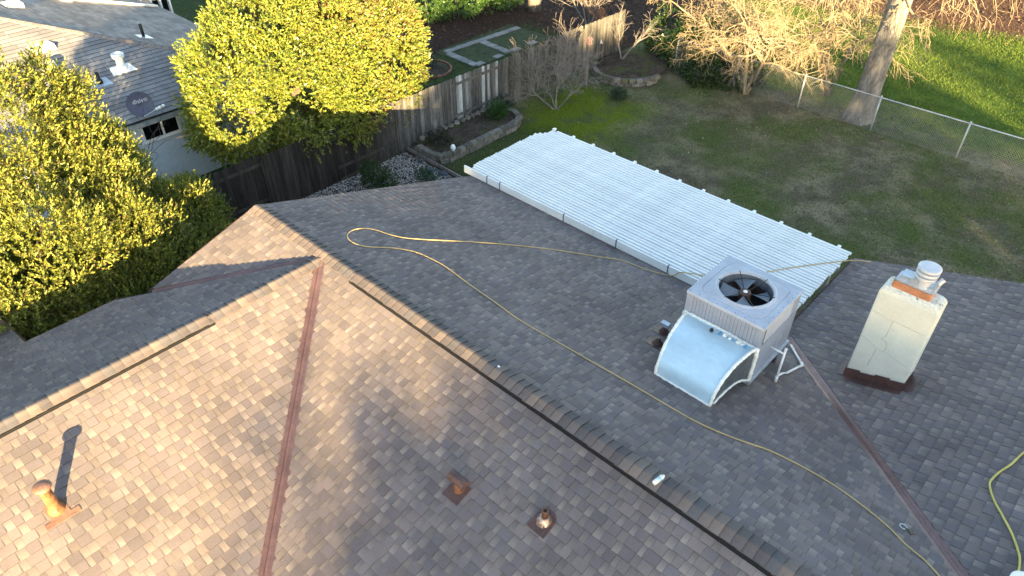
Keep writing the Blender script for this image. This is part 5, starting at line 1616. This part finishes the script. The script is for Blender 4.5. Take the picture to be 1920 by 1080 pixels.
def lawncol(p, rg):
    n1, n2 = vnoise(p, 0.7), vnoise(p, 0.35, 3)
    dry, grn, mud = np.array((0.25, 0.215, 0.13)), np.array((0.078, 0.112, 0.026)), np.array((0.125, 0.098, 0.066))
    g_ = np.clip(0.62+0.7*n2+0.3*vnoise(p, 1.9, 6)+0.35*rg.normal(size=len(p)), 0, 1)[:, None]
    d2 = np.clip(0.5+1.2*n1*np.abs(vnoise(p, 1.7, 4))*2+0.3*rg.normal(size=len(p)), 0, 1)[:, None]
    c = (dry*d2+mud*(1-d2))*(1-g_)+grn*g_
    moss = np.clip(1-((p[:, 0]+5.5)/2.2)**2-((p[:, 1]-14.2)/2.6)**2, 0, 1)[:, None]
    moss = np.clip(moss*2, 0, 1)
    c = c*(1-moss)+np.array((0.105, 0.145, 0.014))*moss
    return c*1.3*rg.uniform(0.6, 1.4, (len(p), 1))
def keep_yard(p, rg):
    k = (p[:, 1] < 20.3) & (p[:, 0] > -7.9)
    k &= ~((p[:, 0] < -6.4) & (p[:, 1] < 12.6))
    k &= ~(((p[:, 0]+6.55)/1.6)**2+((p[:, 1]-19.05)/1.9)**2 < 1)
    return k & (rg.random(len(p)) < 0.55+0.45*np.clip(vnoise(p, 0.5, 1)+0.5, 0, 1))
tag(link('grass', blades(90000, (-7.9, 13), (8.4, 20.3), 0.05, 0.026, lawncol, keep_yard, 3)), 'worn patchy winter lawn of the back yard', 'grass', kind='stuff')
def parkcol(p, rg):
    n1 = vnoise(p, 0.6, 5)
    k = np.clip(0.5+0.8*n1+0.3*rg.normal(size=len(p)), 0, 1)[:, None]
    return (np.array((0.070, 0.130, 0.020))*k+np.array((0.14, 0.19, 0.034))*(1-k))*rg.uniform(0.7, 1.3, (len(p), 1))
tag(link('grass', blades(100000, (-8, 14), (20.6, 34.5), 0.09, 0.030, parkcol, lambda p, rg: (rg.random(len(p)) < 0.8) & (p[:, 1]-0.25*p[:, 0] < 33+rg.normal(0, 0.8, len(p))) & ((p[:, 1] > 21.6) | (rg.random(len(p)) < 0.45)), 4)), 'lush green lawn beyond the wire fence', 'grass', kind='stuff')
tag(link('grass', blades(42000, (-34, -8.2), (6.8, 17.5), 0.05, 0.02, lambda p, rg: (np.array((0.042, 0.078, 0.022))*rg.uniform(0.6, 1.4, (len(p), 1))),
    lambda p, rg: ((p[:, 0] > -13.8+0.5*np.sin(p[:, 1])) | (p[:, 1] < 12.5)) & (((p[:, 0]+12.65)**2+(p[:, 1]-13.35)**2) > 1.0) & ~((p[:, 0] > -26.6) & (p[:, 0] < -14) & (p[:, 1] < 9.6) & (p[:, 1] < 9.9+0.1*p[:, 0]+1.6)), 6)), 'dull green grass in the garden behind the board fence', 'grass', kind='stuff')
def litter(n, xr, yr, size, pal_, keep, seed, label):
    rg = np.random.default_rng(seed)
    p = np.stack([rg.uniform(*xr, n), rg.uniform(*yr, n), np.zeros(n)], 1)
    p = p[keep(p, rg)]
    n = len(p)
    p[:, 2] = [gz(a, b)+0.012 for a, b in p[:, :2]]
    a = rg.uniform(0, 6.28, n)
    d = np.stack([np.cos(a), np.sin(a), rg.normal(0, 0.35, n)], 1)
    e = np.stack([-np.sin(a), np.cos(a), rg.normal(0, 0.35, n)], 1)
    L = size*rg.uniform(0.6, 1.4, (n, 1))
    v = np.stack([p-d*L/2, p+e*L*0.3, p+d*L/2, p-e*L*0.3], 1).reshape(-1, 3)
    f = np.arange(4*n).reshape(-1, 4)
    c = np.array(pal_)[rg.choice(len(pal_), n)]*rg.uniform(0.7, 1.3, (n, 1))
    tag(link('fallen_leaves', np_mesh('fallen_leaves', v, f, np.repeat(c, 4, axis=0), MT['litter'])), label, 'leaves', kind='stuff')
BRN = [(0.13, 0.080, 0.052), (0.085, 0.052, 0.038), (0.17, 0.115, 0.078), (0.06, 0.038, 0.03)]
litter(15000, (-22, -8.3), (10.5, 27), 0.085, [(0.085, 0.050, 0.036), (0.055, 0.034, 0.026), (0.125, 0.082, 0.058), (0.04, 0.026, 0.022)], lambda p, rg: (p[:, 0] < -13.8) | (p[:, 1] > 19.5), 7, 'brown fallen leaves under the hedge behind the board fence')
litter(26000, (-9, 16), (31, 46), 0.11, BRN, lambda p, rg: p[:, 1]-0.25*p[:, 0] > 33+rg.normal(0, 1.0, len(p)), 8, 'reddish brown fallen leaves beyond the green lawn')
litter(1300, (-7.5, 13), (9, 20.3), 0.06, [(0.20, 0.15, 0.10), (0.14, 0.10, 0.07), (0.30, 0.27, 0.22)], lambda p, rg: rg.random(len(p)) < 0.8, 9, 'scattered small dry leaves on the back yard lawn')
litter(2600, (-6, 14), (20.3, 23.5), 0.09, [(0.11, 0.08, 0.06), (0.07, 0.05, 0.04), (0.15, 0.12, 0.09)], lambda p, rg: rg.random(len(p)) < 0.7, 10, 'dry leaves gathered along the wire fence')

# ------------------------------------------------------------------ unseen trees toward the sun, added and shaped so their shade falls on the roof
SHx, SHy = math.cos(SUN_AZ), math.sin(SUN_AZ)
def added_shade_tree(u, vtop, ru, D, dens, seed, lab):
    ce, se = math.cos(SUN_EL), math.sin(SUN_EL)
    X, Y = SHx*D-SHy*u, SHy*D+SHx*u
    ztop = (vtop+D*se)/ce
    t_ = thing('added_shade_tree', lab, 'tree', (X, Y, 0), 'unseen trees added for shade')
    rr = random.Random(seed)
    lob = [(X, Y, ztop-1.9, ru*0.8, ru*0.8, 1.8), (X, Y, ztop-4.6, ru*1.05, ru*1.05, 2.4)]
    for k in range(9):
        a = rr.uniform(0, 6.28)
        q = rr.uniform(0.3, 0.75)*ru
        h = rr.uniform(0.65, 1.1)
        lob.append((X+q*math.cos(a), Y+q*math.sin(a), ztop-h-(rr.uniform(0.0, 1.8) if k < 6 else rr.uniform(2.5, 4.5)), ru*0.45, ru*0.45, h))
    v, f, c = foliage(lob, int(dens*ru*(ru+1.2)), 7, 0.34, 0.19, palette([(0.06, 0.09, 0.025), (0.08, 0.11, 0.03)], [0.5, 0.5]), (0.7, 0.3, 0.5), seed, sl=0.45, inner=0.25)
    link('crown', np_mesh('crown', v, f, c, MT['leaf']), t_)
    m_ = MB()
    m_.tube([(X, Y, -0.1), (X+0.1, Y, ztop*0.4), (X, Y+0.1, ztop-1.5)], [0.28, 0.2, 0.06], 9, (0.11, 0.09, 0.075))
    for l in lob[1:]: m_.tube([(X+0.05, Y, ztop*0.5), (l[0], l[1], l[2])], [0.08, 0.02], 5, (0.11, 0.09, 0.075))
    m_.build('trunk', MT['bark'], t_)
ROW = [(-0.3, 3.10, 2.0, 72, 20, 'broad'), (2.3, 3.25, 2.0, 60, 100, 'narrow'), (0.8, 2.65, 2.6, 66, 42, 'low rounded'), (4.5, 4.8, 2.0, 42, 300, 'tall narrow'), (7.3, 5.0, 2.0, 44, 260, 'round'), (9.9, 4.15, 2.9, 44, 280, 'broad'),
       (14.0, 3.85, 2.9, 46, 200, 'spreading'), (17.7, 4.9, 1.1, 43, 260, 'slender'), (20.6, 3.2, 2.4, 50, 130, 'low'), (26.0, 3.2, 2.6, 56, 45, 'thin')]
ORD = ['first', 'second', 'third', 'fourth', 'fifth', 'sixth', 'seventh', 'eighth', 'ninth', 'last']
for k, (u, vt, ru, D, dens, adj) in enumerate(ROW):
    added_shade_tree(u, vt, ru, D, dens, 101+k, '%s leafy tree out of the picture, %s of the row added to shade the yard' % (adj, ORD[k]))
